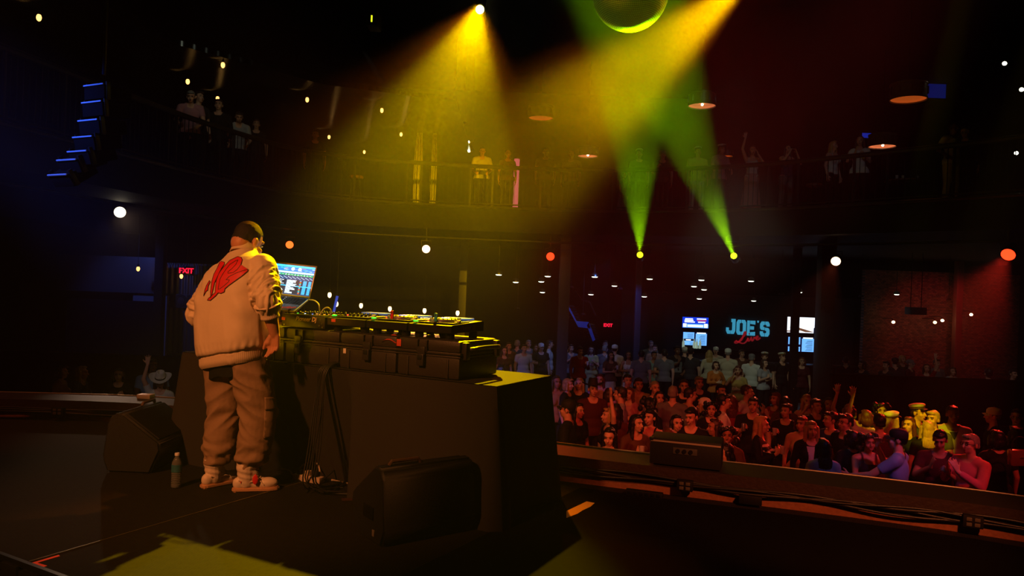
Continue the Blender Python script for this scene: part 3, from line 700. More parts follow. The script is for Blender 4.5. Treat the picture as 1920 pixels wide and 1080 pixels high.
# ================================================================ THE AUDIENCE
# px, crown y, height, facing deg (0 = towards the stage, 180 = away, + = turned to the right of the photo), pose (right arm, left arm), sex, hair, hair colour, top, top colour, label, extras
S = 'stand'; K = dict
CROWD = [
 # nearest rows, left to right
 (1072, 747, 1.80, 250, S, 'm', 'short', 'black', 'long', 'black', 'person in black cap and dark jacket at the left end of the front row', K(hat='cap_black')),
 (1150, 764, 1.66, -75, ('stand', 'up'), 'f', 'bob', 'blond', 'tee', 'black', 'woman in black top shouting with one bare arm raised by the stage edge', K(smile=True, nod=-.1, skin=0)),
 (1153, 801, 1.64, -8, ('reach', 'reach'), 'f', 'long', 'black', 'tank', 'black', 'dark-haired woman with bare shoulders leaning on the stage edge, lowest at left', K(nod=.2, turn=-.2)),
 (1164, 757, 1.66, 170, S, 'f', 'long', 'darkbrown', 'tee', 'brown', 'woman seen from behind with long dark brown hair, behind the shouting woman', K()),
 (1203, 777, 1.68, 20, ('drink', 'stand'), 'f', 'long', 'black', 'long', 'brown', 'woman with long black hair raising a small drink near the stage edge', K(turn=.3)),
 (1228, 767, 1.66, -30, ('stand', 'clap'), 'f', 'pony', 'black', 'tank', 'black', 'woman with pulled-back dark hair and white strap, elbow raised', K(smile=True, turn=-.3)),
 (1264, 803, 1.64, 178, S, 'f', 'long', 'auburn', 'tank', 'red', 'red-haired woman seen from behind, partly hidden by the black speaker box', K()),
 (1278, 777, 1.66, 10, S, 'f', 'long', 'black', 'tee', 'maroon', 'smiling dark-haired woman with red-lit face beside the man in black shirt', K(smile=True)),
 (1305, 763, 1.78, -25, S, 'm', 'short', 'black', 'long', 'black', 'smiling short-haired man in black shirt behind the black speaker box', K(smile=True, nod=.25, turn=-.3)),
 (1350, 785, 1.66, -85, S, 'f', 'long', 'brown', 'tee', 'yellow', 'woman in profile with tied brown hair and yellow-lit shoulder', K(skin=1)),  # yellow cloth stands in for the light on her shoulder
 (1374, 799, 1.64, -20, S, 'f', 'curly', 'darkbrown', 'tee', 'brown', 'smiling woman with curly dark hair right of the black speaker box', K(smile=True, skin=1)),
 (1371, 831, 1.60, -80, S, 'f', 'long', 'black', 'tee', 'black', 'dark-haired woman lowest of all beside the right end of the black speaker box', K(nod=.2)),
 (1437, 780, 1.68, 60, ('drink', 'drink'), 'f', 'long', 'blond', 'long', 'black', 'woman in black and white striped top with long fair hair', K(stripes=True)),
 (1512, 779, 1.64, -30, S, 'f', 'bob', 'auburn', 'tee', 'peach', 'woman with reddish hair and yellow-lit shoulder behind the black blazer', K(turn=-.3)),
 (1531, 789, 1.66, -8, S, 'f', 'long', 'blond', 'long', 'black', 'fair-haired woman in black blazer over a white top', K(shirtfront=True)),
 (1554, 822, 1.62, 180, S, 'f', 'long', 'black', 'tee', 'silver', 'woman with long black hair seen from behind in a pale top at the stage edge', K()),
 (1566, 771, 1.70, -60, S, 'f', 'bun', 'black', 'tee', 'blue', 'woman in blue dress with dark hair tied back', K(turn=-.5)),
 (1594, 775, 1.76, -70, S, 'm', 'short', 'darkbrown', 'tee', 'black', 'man with dark glasses in profile behind the woman in blue dress', K(glasses=True)),
 (1608, 806, 1.62, 175, S, 'f', 'bob', 'black', 'tee', 'black', 'dark-haired head just right of the blue dress', K()),
 (1639, 812, 1.64, -5, ('reach', 'reach'), 'f', 'curly', 'black', 'tank', 'maroon', 'smiling woman with dark wavy hair facing the stage beside the blue shirt', K(smile=True, skin=1)),
 (1692, 801, 1.80, -130, ('phone', 'reach'), 'm', 'short', 'black', 'tee', 'skyblue', 'man in pale blue shirt and black cap with his back to the stage', K(hat='cap_black', turn=.2)),
 (1772, 806, 1.74, -35, ('clap', 'drink'), 'm', 'short', 'black', 'tee', 'maroon', 'man in dark maroon shirt looking down beside the pink shirt', K(nod=.35, skin=1)),
 (1829, 813, 1.76, -72, ('clap', 'clap'), 'm', 'short', 'grey', 'long', 'pink', 'man in pink shirt and glasses clapping at the right of the front row', K(glasses=True)),
 (1914, 800, 1.66, 170, S, 'f', 'long', 'black', 'long', 'black', 'dark-haired person at the right edge of the photo carrying a shiny handbag', K()),
 # second band
 (1072, 709, 1.68, 60, S, 'f', 'bob', 'blond', 'tee', 'black', 'short fair-haired head lit bright red at the left, beside the table corner', K()),
 (1093, 708, 1.66, -20, S, 'f', 'long', 'blond', 'tee', 'black', 'woman with long fair hair lit bright red, second head from the table corner', K()),
 (1050, 704, 1.72, 20, S, 'f', 'long', 'brown', 'tee', 'tan', 'woman in tan top partly hidden by the corner of the draped table', K(skin=1)),
 (1093, 755, 1.66, 40, S, 'f', 'long', 'black', 'tee', 'black', 'dark-haired woman behind the shoulder of the person in black cap', K()),
 (1119, 713, 1.80, 10, S, 'm', 'short', 'brown', 'tee', 'maroon', 'person in wide black hat behind the raised bare arm', K(hat='cowboy_black')),
 (1149, 727, 1.66, 165, S, 'f', 'bob', 'brown', 'tee', 'lavender', 'person in lilac top seen from behind, right of the wide black hat', K()),
 (1131, 701, 1.68, -15, ('clap', 'stand'), 'f', 'long', 'auburn', 'tee', 'rose', 'woman in pink top behind the wide black hat', K()),
 (1170, 724, 1.78, -100, S, 'm', 'short', 'darkbrown', 'tee', 'lavender', 'man in lilac shirt with short dark hair, looking left', K(turn=-.3)),
 (1187, 726, 1.62, -30, ('fold', 'fold'), 'f', 'long', 'auburn', 'tee', 'rose', 'small woman with folded bare arms behind the lilac shirt', K()),
 (1183, 701, 1.76, 5, S, 'm', 'short', 'black', 'tee', 'tan', 'dark-haired man standing right in front of the white dress', K()),
 (1204, 708, 1.76, 5, S, 'm', 'short', 'darkbrown', 'tee', 'tan', 'man in tan tee right of the white dress', K(skin=1)),
 (1235, 714, 1.78, 10, S, 'm', 'fringe', 'grey', 'tee', 'grey', 'balding man in grey tee above the woman with pulled-back hair', K()),
 (1244, 733, 1.66, 5, S, 'f', 'long', 'darkbrown', 'tank', 'yellow', 'woman with long dark hair looking straight at the stage, yellow-lit chest', K()),  # cloth colour carries the yellow light on her chest
 (1223, 745, 1.68, 175, S, 'f', 'curly', 'black', 'tee', 'black', 'woman with a great mass of black hair seen from behind', K()),
 (1269, 723, 1.78, 160, S, 'm', 'short', 'grey', 'long', 'grey', 'man in grey patterned sweater seen from behind', K()),
 (1289, 711, 1.78, -10, S, 'm', 'fringe', 'brown', 'tee', 'black', 'bald man with a red-lit round face', K()),
 (1302, 726, 1.76, 95, S, 'm', 'short', 'darkbrown', 'tee', 'peach', 'man in profile looking right with red-lit forehead and pale collar', K()),
 (1317, 705, 1.76, 10, S, 'm', 'short', 'grey', 'tee', 'black', 'dim man in black behind the profile with pale collar', K()),
 (1327, 745, 1.66, -120, S, 'f', 'bob', 'blond', 'tee', 'grey', 'person in white knit hat', K(hat='knit')),
 (1342, 753, 1.66, -15, ('stand', 'clap'), 'f', 'curly', 'black', 'tee', 'black', 'woman with black curly hair, hand at her chin, right of the white knit hat', K()),
 (1365, 738, 1.78, 80, S, 'm', 'short', 'black', 'long', 'white', 'dark-haired man in white shirt, in profile behind the curly black hair', K()),
 (1380, 741, 1.66, 165, S, 'f', 'long', 'auburn', 'tee', 'red', 'red-haired woman seen from behind beside the dark-haired white shirt', K()),
 (1359, 720, 1.74, 20, ('stand', 'phone'), 'm', 'short', 'black', 'tee', 'black', 'dim dark-haired man holding a hand to his face', K()),
 (1408, 721, 1.80, 40, ('hip', 'clap'), 'm', 'buzz', 'brown', 'long', 'white', 'bald man in white shirt lit red, standing above the beer drinker', K(turn=.4)),
 (1420, 744, 1.76, -25, ('drink', 'stand'), 'm', 'short', 'darkbrown', 'tee', 'black', 'man in black tee holding a can in front of the bald white shirt', K()),
 (1461, 735, 1.66, -60, ('clap', 'clap'), 'f', 'bob', 'auburn', 'tee', 'red', 'red-haired woman in red top with hands together', K()),
 (1480, 743, 1.66, 160, S, 'f', 'long', 'darkbrown', 'tee', 'brown', 'long-haired woman seen from behind, right of the red top', K()),
 (1482, 756, 1.68, -35, ('drink', 'stand'), 'f', 'bun', 'darkbrown', 'tee', 'black', 'woman in black tee with a pale print, dark hair tied back', K(turn=-.3)),
 (1520, 739, 1.68, -5, ('phone', 'clap'), 'f', 'long', 'blond', 'tank', 'peach', 'woman with long fair hair holding both hands up to her face', K()),
 (1538, 747, 1.70, 15, S, 'm', 'short', 'brown', 'tee', 'black', 'dim face between the long fair hair and the long dark hair', K()),
 (1561, 745, 1.68, -15, S, 'f', 'long', 'black', 'tee', 'olive', 'woman with long dark hair in olive top behind the blue dress', K()),
 (1600, 757, 1.66, -20, ('up', 'stand'), 'f', 'bob', 'blond', 'tee', 'rose', 'woman in pink holding a cup high, yellow-lit face', K(skin=0)),
 (1633, 768, 1.70, 160, ('stand', 'up'), 'f', 'bob', 'auburn', 'tee', 'white', 'person in white top with spread hand thrown up, yellow-lit back', K()),
 (1661, 755, 1.76, -20, S, 'm', 'curly', 'black', 'tee', 'black', 'curly-haired person with a yellow-lit face', K()),
 (1657, 775, 1.76, 172, S, 'm', 'short', 'black', 'tee', 'maroon', 'short-haired man with red neck seen from behind', K()),
 (1682, 770, 1.70, 110, S, 'f', 'long', 'blond', 'tee', 'black', 'fair-haired woman in white captain hat behind the black cap', K(hat='captain')),
 (1713, 781, 1.66, -55, S, 'f', 'long', 'auburn', 'tee', 'black', 'woman with wavy red hair below the yellow captain hat', K()),
 (1730, 755, 1.82, 30, S, 'm', 'short', 'brown', 'tee', 'black', 'man in white captain hat glowing yellow, tallest of the right group', K(hat='captain_b')),
 (1757, 769, 1.78, -55, S, 'm', 'short', 'blond', 'tee', 'olive', 'man in mottled olive shirt with yellow-lit head', K()),
 (1747, 789, 1.66, 172, S, 'f', 'long', 'blond', 'tee', 'black', 'woman with fair hair glowing bright yellow seen from behind', K()),
 (1794, 760, 1.84, -15, S, 'm', 'short', 'black', 'tee', 'silver', 'man in pale polo shirt standing behind the dark maroon shirt', K(skin=2, collar=True)),
 (1869, 762, 1.76, -110, S, 'm', 'short', 'brown', 'long', 'black', 'man in white cap at the right, looking away left', K(hat='cap_white')),
 (1914, 766, 1.78, -40, ('drink', 'stand'), 'm', 'short', 'black', 'long', 'black', 'man in dark shirt with red-rimmed shoulder at the right edge', K()),
 (1880, 806, 1.70, 165, ('stand', 'hip'), 'f', 'bob', 'black', 'tee', 'black', 'dark figure with bare forearm between the pink shirt and the handbag', K(skin=1)),
 # middle band
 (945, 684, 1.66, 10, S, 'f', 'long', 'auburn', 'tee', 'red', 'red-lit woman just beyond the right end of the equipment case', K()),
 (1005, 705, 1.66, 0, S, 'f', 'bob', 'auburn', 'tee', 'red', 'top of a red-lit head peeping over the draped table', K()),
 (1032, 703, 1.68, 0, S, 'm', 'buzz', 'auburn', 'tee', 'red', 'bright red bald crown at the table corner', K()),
 (974, 637, 1.80, 170, S, 'm', 'fringe', 'grey', 'tee', 'denim', 'balding man in denim-blue shirt seen from behind, above the table', K()),
 (987, 645, 1.74, 20, S, 'm', 'short', 'brown', 'tee', 'white', 'man in white tee behind the denim-blue shirt', K()),
 (1010, 645, 1.68, -20, ('fold', 'hip'), 'f', 'long', 'brown', 'tank', 'silver', 'woman in silver top and pink shorts above the table', K(bot='shorts', botc='pink', skin=1)),
 (1035, 637, 1.80, 85, S, 'm', 'short', 'brown', 'tee', 'white', 'man in white shirt in profile just left of the front column', K()),
 (995, 637, 1.76, 15, S, 'm', 'short', 'grey', 'tee', 'grey', 'grey-haired man between the denim shirt and the silver top', K()),
 (1019, 642, 1.72, 15, S, 'm', 'short', 'grey', 'tee', 'black', 'person in pale cap behind the silver top', K(hat='cap_white')),
 (958, 641, 1.74, 20, S, 'm', 'short', 'brown', 'tee', 'brown', 'dim man in brown left of the denim-blue shirt', K()),
 (950, 650, 1.68, 20, S, 'f', 'long', 'brown', 'tee', 'brown', 'dim woman nearest the end of the equipment case', K()),
 (1065, 639, 1.76, -10, S, 'm', 'short', 'brown', 'tee', 'black', 'man in black just right of the front column', K()),
 (1075, 645, 1.72, 10, ('clap', 'stand'), 'm', 'short', 'brown', 'tee', 'grey', 'man in grey between the front column and the red shirt', K()),
 (1092, 649, 1.78, 20, ('stand', 'drink'), 'm', 'short', 'black', 'long', 'red', 'man in red long-sleeved shirt holding a white cup', K(nod=.2)),
 (1113, 648, 1.70, -10, ('fold', 'drink'), 'f', 'long', 'brown', 'tee', 'yellow', 'woman in patterned yellow dress right of the red shirt', K(bot='skirt', botc='yellow')),
 (1139, 638, 1.76, 5, S, 'm', 'short', 'brown', 'tee', 'black', 'man whose head rises above the patterned yellow dress', K()),
 (1138, 647, 1.72, 170, S, 'm', 'short', 'grey', 'tee', 'grey', 'grey-haired person seen from behind beside the patterned yellow dress', K()),
 (1157, 645, 1.80, 160, ('stand', 'phone'), 'm', 'short', 'brown', 'tee', 'white', 'man in white cap with a hand at his hat', K(hat='cap_white')),
 (1150, 659, 1.66, 15, ('fold', 'drink'), 'f', 'long', 'black', 'tee', 'brown', 'woman in brown top holding a drink, pale skirt', K(bot='skirt', botc='cream', skin=1)),
 (1183, 658, 1.66, -5, ('fold', 'fold'), 'f', 'long', 'black', 'tank', 'white', 'woman in white cropped top and long white dress', K(bot='skirt', botc='white', skin=1)),
 (1207, 656, 1.78, 170, S, 'm', 'short', 'black', 'tee', 'grey', 'man in grey tee seen from behind, right of the white dress', K()),
 (1231, 658, 1.72, 0, ('fold', 'fold'), 'm', 'short', 'black', 'tee', 'teal', 'man in white and teal striped shirt with folded arms', K(skin=1)),
 (1250, 654, 1.80, 175, S, 'm', 'short', 'darkbrown', 'tee', 'grey', 'man in grey tee seen from behind, right of the teal stripes', K()),
 (1274, 648, 1.86, 10, ('clap', 'hip'), 'm', 'short', 'black', 'tee', 'black', 'tall man in black tee with a big pale print, below the left screens', K(skin=2, print_=True)),
 (1288, 649, 1.76, 165, S, 'm', 'short', 'grey', 'tee', 'black', 'person in pale cap under the left screens', K(hat='cap_white')),
 (1299, 650, 1.82, 165, S, 'm', 'short', 'black', 'tee', 'darkgrey', 'broad man in dark tee seen from behind under the left screens', K(hat='cap_black')),
 (1334, 656, 1.70, 175, S, 'f', 'long', 'blond', 'long', 'cream', 'fair-haired woman in cream jacket seen from behind', K()),
 (1346, 649, 1.72, -20, S, 'm', 'short', 'grey', 'tee', 'cream', 'pale-haired man behind the cream jacket', K(hat='cap_white')),
 (1347, 677, 1.62, 10, ('fold', 'hip'), 'f', 'bob', 'brown', 'long', 'orange', 'person in orange top between the cream jacket and the white cap', K()),
 (1369, 652, 1.84, 165, ('stand', 'hip'), 'm', 'short', 'grey', 'tee', 'cream', 'man in white cap and cream shirt seen from behind, under the red script', K(hat='cap_white')),
 (1389, 685, 1.68, -20, ('phone', 'fold'), 'f', 'bob', 'auburn', 'tee', 'yellow', 'woman in pale yellow shirt resting chin on hand', K(botc='grey')),
 (1395, 655, 1.74, 15, S, 'm', 'short', 'brown', 'tee', 'brown', 'dim man right of the cream shirt', K()),
 (1414, 662, 1.76, 150, S, 'm', 'short', 'grey', 'tee', 'white', 'man in grey cap and white shirt seen from behind', K(hat='cap_grey')),
 (1438, 659, 1.78, -20, S, 'm', 'short', 'brown', 'tee', 'black', 'man in captain hat with gold band, left of the two below the right screens', K(hat='captain')),
 (1438, 673, 1.66, 30, ('drink', 'fold'), 'f', 'long', 'brown', 'tee', 'silver', 'woman in grey top holding a glass in front of the left captain hat', K()),
 (1471, 660, 1.78, 20, S, 'm', 'short', 'brown', 'tee', 'black', 'man in captain hat with gold band, right one below the right screens', K(hat='captain')),
 (1508, 669, 1.70, -10, S, 'f', 'bob', 'auburn', 'tee', 'maroon', 'orange-lit face directly below the right screens', K()),
 (1232, 646, 1.74, 0, S, 'm', 'short', 'brown', 'tee', 'tan', 'man peering over the teal stripes', K()),
 (1224, 638, 1.80, 10, S, 'm', 'fringe', 'grey', 'tee', 'grey', 'grey-haired head highest above the teal stripes', K()),
 # seated area at the right
 (1621, 676, 1.70, -60, S, 'f', 'bob', 'black', 'long', 'navy', 'person in navy jacket in the seating area, face turned left', K(turn=-.4)),
 (1666, 677, 1.70, -70, S, 'm', 'short', 'black', 'long', 'darkgrey', 'person in dark grey in profile behind the barrier', K()),
 (1682, 669, 1.78, 172, S, 'm', 'short', 'black', 'long', 'darkgrey', 'man with pale collar seen from behind at the barrier', K(hat='cap_black')),
 (1696, 666, 1.74, 10, S, 'f', 'bob', 'blond', 'tee', 'olive', 'fair-haired person in front of the brick wall', K()),
 (1712, 673, 1.72, 40, S, 'm', 'short', 'grey', 'tee', 'maroon', 'person in pale hat in front of the brick wall', K(hat='cap_grey')),
 (1761, 673, 1.76, 10, S, 'm', 'short', 'brown', 'tee', 'grey', 'man in grey shirt lit white in front of the red pillar', K()),
 (1790, 688, 1.66, 5, S, 'f', 'bob', 'brown', 'tee', 'silver', 'woman in silver top right of the red pillar', K()),
 (1742, 682, 1.68, -20, ('stand', 'up'), 'f', 'long', 'brown', 'tee', 'red', 'red-lit woman raising an arm left of the red pillar', K()),
 (1590, 668, 1.76, 160, S, 'm', 'short', 'black', 'long', 'black', 'dark figure left of the navy jacket', K()),
 (1858, 690, 1.84, 170, S, 'm', 'short', 'black', 'long', 'darkgrey', 'large dark figure at the barrier near the right edge', K()),
 (1905, 692, 1.74, 10, S, 'm', 'short', 'brown', 'tee', 'maroon', 'dim red figure behind the barrier at the right edge', K()),
 # far left, beyond the stage corner
 (123, 685, 1.66, 100, S, 'f', 'bob', 'brown', 'tee', 'rose', 'dim person in dusty pink at the far left of the crowd', K()),
 (161, 686, 1.68, 95, S, 'f', 'long', 'blond', 'long', 'denim', 'fair-haired woman in denim jacket at the far left of the crowd', K()),
 (230, 690, 1.66, 20, ('stand', 'drink'), 'f', 'bob', 'black', 'tee', 'black', 'dim woman right of the denim jacket', K()),
 (293, 672, 1.80, 30, S, 'm', 'short', 'black', 'tee', 'skyblue', 'man in pale blue shirt behind the white cowboy hat', K(skin=2)),
 (308, 699, 1.68, 20, ('up', 'stand'), 'f', 'long', 'brown', 'tee', 'white', 'person in white cowboy hat with one arm up beside the stage', K(hat='cowboy_white', nod=.5)),
]
def extra_parts(r, T, ex):
    H = T['H']
    if ex.get('glasses'):
        mb = MB()
        for s in (-1, 1):
            mb.tube([H @ Vector((s*.034+.021*math.cos(a*.6283), -.1, .004+.016*math.sin(a*.6283))) for a in range(11)], .0028, 5)
            mb.cyl(H @ Vector((s*.055, -.098, .006)), H @ Vector((s*.082, .0, .002)), .0026, 5)
        mb.build('glasses', rubber, r)
    if ex.get('shirtfront') or ex.get('print_') or ex.get('stripes') or ex.get('collar'):
        tp = garment(T, 'long' if (ex.get('shirtfront') or ex.get('stripes')) else 'tee')
        bv = BVHTree.FromPolygons([v.co[:] for v in tp.vertices], [p.vertices[:] for p in tp.polygons])
        def patch(x0, x1, z0, z1, taper=0.0):
            mb = MB(); n = 9
            def fn(u, v):
                z = z0+(z1-z0)*v; k = 1-taper*(1-v); x = (x0+(x1-x0)*u)*k
                hit = bv.ray_cast(Vector((x, -1, z)), Vector((0, 1, 0)), 2.0)[0]
                return Vector((x, (hit.y if hit else -.1)-.006, z))
            mb.grid(fn, n, n); return mb
        if ex.get('shirtfront'): patch(-.075, .075, .98, 1.40, .5).build('shirt_front', CL['white'], r)
        if ex.get('print_'):
            patch(-.11, .11, 1.05, 1.33).build('print', CL['grey'], r); patch(-.02, .02, 1.10, 1.30).build('print_stroke', CL['black'], r)
        if ex.get('collar'): patch(-.07, .07, 1.30, 1.43, .9).build('placket', CL['darkgrey'], r)
        if ex.get('stripes'):
            for z in (1.02, 1.10, 1.18, 1.26, 1.34): patch(-.15, .15, z, z+.035).build('white_stripe', CL['white'], r)
PEOPLE = {}
for row in CROWD:
    px, y, h, f, po, sx, hr, hc, tp, tc, lab, ex = row
    kw = {k: v for k, v in ex.items() if k in ('skin', 'bot', 'botc', 'hat', 'turn', 'nod', 'lean', 'smile')}
    r, T = person(px, y, h, f, po, sx, hr, hc, tp, tc, lab, **kw)
    extra_parts(r, T, ex); PEOPLE[lab] = (r, T, h)
# people on the balcony: feet on the balcony floor, a step behind the railing
BALC = [
 (1343, 272, 1.74, 10, ('rail', 'rail'), 'f', 'bob', 'brown', 'tee', 'rose', 'person in captain hat leaning on the rail by the small orange lamp', 18.4, K(hat='captain', lean=.2)),
 (1401, 280, 1.68, -10, ('up', 'phone'), 'f', 'long', 'brown', 'tank', 'white', 'woman on the balcony in white top with arms up, long rust skirt', 18.2, K(bot='skirt', botc='rose')),
 (1466, 278, 1.68, 15, ('phone', 'phone'), 'f', 'long', 'black', 'tank', 'denim', 'woman on the balcony holding both hands to her head', 17.9, K(botc='grey')),
 (1552, 266, 1.66, 30, S, 'f', 'long', 'blond', 'tank', 'white', 'fair-haired woman on the balcony in white tank top', 17.2, K()),
 (1601, 255, 1.74, -30, ('clap', 'drink'), 'f', 'long', 'black', 'tee', 'white', 'long-haired person on the balcony in white tee', 16.9, K()),
 (1775, 238, 1.76, 20, ('hip', 'stand'), 'm', 'short', 'black', 'tee', 'white', 'person in white shirt and white trousers far right on the balcony', 15.4, K(botc='cream', skin=2)),
 (1797, 250, 1.70, -40, S, 'f', 'bob', 'black', 'long', 'navy', 'person in dark teal bending beside the white shirt on the balcony', 15.3, K(lean=.35)),
 (1189, 279, 1.76, 0, S, 'm', 'short', 'brown', 'tee', 'olive', 'person in captain hat behind the left green beam', 19.6, K(hat='captain')),
 (1233, 284, 1.72, -10, ('drink', 'stand'), 'm', 'short', 'brown', 'tee', 'olive', 'person on the balcony right of the left green beam', 19.4, K(hat='cap_grey')),
 (1299, 283, 1.76, 5, S, 'm', 'short', 'brown', 'tee', 'yellow', 'person in captain hat and white trousers behind the right green beam', 19.0, K(hat='captain', botc='white')),
 (895, 272, 1.74, 5, ('rail', 'rail'), 'm', 'short', 'brown', 'tee', 'white', 'man in white tee leaning on the rail left of the pink light tube', 19.8, K(lean=.25)),
 (943, 288, 1.68, 5, S, 'f', 'bob', 'brown', 'tee', 'brown', 'dim person just left of the pink light tube', 19.9, K()),
 (1014, 280, 1.76, 0, S, 'm', 'short', 'brown', 'tee', 'brown', 'dim tall person on the balcony right of the pink light tube', 19.8, K()),
 (1062, 285, 1.74, -20, S, 'm', 'short', 'grey', 'tee', 'tan', 'dim person on the balcony left of the low orange lamp', 19.9, K()),
 (1161, 345, 1.30, 60, S, 'f', 'bob', 'brown', 'tee', 'lavender', 'small figure in lilac low behind the balcony rail', 20.5, K(bot='skirt', botc='lavender')),
 (345, 168, 1.72, 20, ('rail', 'rail'), 'm', 'short', 'grey', 'tee', 'rose', 'white-haired person leaning on the left balcony rail', 14.9, K(lean=.3)),
 (361, 164, 1.78, 60, S, 'm', 'short', 'brown', 'tee', 'darkgrey', 'person beside the white-haired person on the left balcony', 15.3, K()),
 (398, 162, 1.80, 10, S, 'm', 'short', 'black', 'long', 'black', 'dark figure at the left balcony rail before the lit picture', 16.0, K()),
 (437, 187, 1.76, 25, ('rail', 'rail'), 'm', 'short', 'brown', 'tee', 'silver', 'man in pale shirt leaning far over the left balcony rail', 16.6, K(lean=.45)),
 (470, 200, 1.70, 20, S, 'm', 'short', 'brown', 'tee', 'black', 'dim face right of the man leaning over the left rail', 17.4, K()),
 (581, 240, 1.74, 20, S, 'm', 'short', 'brown', 'tee', 'black', 'dim person at the left corner of the balcony', 18.6, K()),
]
for px, y, h, f, po, sx, hr, hc, tp, tc, lab, d, ex in BALC:
    kw = {k: v for k, v in ex.items() if k in ('skin', 'bot', 'botc', 'hat', 'turn', 'nod', 'lean', 'smile')}
    r, T = person(px, y, h, f, po, sx, hr, hc, tp, tc, lab, z0=BZ, d=d, group='audience on the balcony', **kw)
    PEOPLE[lab] = (r, T, h)
# drinks held in hands
cupm = mat('clear_plastic', (210, 205, 200), 0.15, alpha=0.55); beer = mat('beer', (190, 130, 60), 0.2); can_m = mat('aluminium_can', (150, 150, 160), 0.3, 0.7); white_plastic = mat('white_plastic', (225, 222, 215), 0.4)
def cup_mesh(kind):
    mb = MB()
    if kind == 'cup': mb.lathe([(.028, -.05), (.038, .055), (.036, .055), (.0265, -.046)], 16); ms = [cupm]
    elif kind == 'can': mb.lathe([(.024, -.06), (.031, -.055), (.031, .05), (.026, .058), (.024, .056)], 16); ms = [can_m]
    else: mb.lathe([(.026, -.05), (.036, .055), (.034, .055), (.0245, -.046)], 16); ms = [white_plastic]
    return mb.mesh('drink', ms)
for lab, side, kind, clab in (
 ('woman with long black hair raising a small drink near the stage edge', 0, 'cup', 'clear plastic cup held by the woman with long black hair'),
 ('man in black tee holding a can in front of the bald white shirt', 0, 'can', 'metal can held by the man in black tee'),
 ('man in red long-sleeved shirt holding a white cup', 1, 'white', 'white cup held by the man in red shirt'),
 ('woman in pink holding a cup high, yellow-lit face', 0, 'cup', 'plastic cup held high over the heads by a raised arm'),
 ('woman in brown top holding a drink, pale skirt', 1, 'cup', 'plastic cup held by the woman in brown top'),
 ('woman in grey top holding a glass in front of the left captain hat', 0, 'cup', 'plastic cup held by the woman in grey top'),
 ('woman in black and white striped top with long fair hair', 0, 'cup', 'plastic cup held by the woman in striped top'),
 ('woman in black tee with a pale print, dark hair tied back', 0, 'cup', 'plastic cup held by the woman in black tee with print'),
):
    r, T, h = PEOPLE[lab]
    g = T['grip'][side] + Vector((0, -.035, .0))
    p = r.matrix_world @ g
    o = link('plastic_cup' if kind != 'can' else 'drink_can', cup_mesh(kind), loc=p); tag(o, clab, 'cup' if kind != 'can' else 'can', 'drinks in the crowd')
# shiny handbag at the right edge
bp_ = at(1911, 858, 9.3)
hb = thing('handbag', 'shiny bronze handbag hanging at the right edge of the photo', 'bag', bp_)
MB().box((0, 0, 0), (.26, .10, .20), bevel=.03).build('bag_body', mat('bronze_patent', (170, 110, 80), 0.15, 0.6), hb)
MB().tube([(-.10, 0, .09), (-.09, 0, .22), (0, 0, .27), (.09, 0, .22), (.10, 0, .09)], .008, 6, 2).build('strap', rubber, hb)
MB().box((0, -.055, .02), (.05, .015, .03), bevel=.005).build('clasp', gold, hb)
# ================================================================ ON THE STAGE
TC = Vector((-0.07, 4.46, 0)); TH = 0.84
TM = frame(TC, -TA, TB, Vector((0, 0, 1)))              # x to the right along the table, y away, z up; near right corner = origin
TL, TW = 2.80, 0.76
clothm = mat('black_table_cloth', (50, 46, 44), 0.85, spec=0.2, bump=(300, 0.15))
tb = thing('draped_table', 'long table covered to the floor with a black cloth, carrying the DJ gear', 'table', M=TM)
def perim(u):
    L = 2*(TL+TW); s = u*L; r = .03
    if s < TW: return Vector((0, s, 0)), Vector((1, 0, 0)), min(s, TW-s)
    s -= TW
    if s < TL: return Vector((-s, TW, 0)), Vector((0, 1, 0)), min(s, TL-s)
    s -= TL
    if s < TW: return Vector((-TL, TW-s, 0)), Vector((-1, 0, 0)), min(s, TW-s)
    s -= TW
    return Vector((-TL+s, 0, 0)), Vector((0, -1, 0)), min(s, TL-s)
def drape(u, v):
    p, n, dc = perim(u)
    # soft corner normals
    p2, n2, _ = perim((u+.004) % 1); p0, n0, _ = perim((u-.004) % 1); n = (n+n2+n0).normalized()
    corner = math.exp(-(dc/.10)**2)
    fold = noise.noise(Vector((p.x*3.1, p.y*3.1, 4.2)))*.5 + math.sin(p.x*9+p.y*11+2*noise.noise(Vector((p.x*2, p.y*2, 0))))*.35
    d = .004 + v*(.03 + .035*fold) + v*corner*.075
    z = TH*(1-v) - (.004 if v < .02 else 0)
    if n.y < -.5:                                          # tucked back under the table behind the DJ's feet
        k_ = max(0, min(1, (p.x+1.95)/.14))*max(0, min(1, (-1.08-p.x)/.10)); k_ = k_*k_*(3-2*k_)
        d -= v*.30*k_
    if v < .03: d *= .3
    return Vector((p.x+n.x*d, p.y+n.y*d, z))
mb = MB()
mb.grid(drape, 420, 22, closed_u=True)
N = 30
mb.grid(lambda u, v: Vector((-TL*u, TW*v, TH+.002*noise.noise(Vector((u*20, v*6, 1))))), 50, 14)
mb.build('cloth', clothm, tb, smooth=70)
MB().box((-TL/2, TW/2, TH-.02), (TL-.02, TW-.02, .03)).build('tabletop', mat('plywood', (120, 90, 60), 0.6), tb)

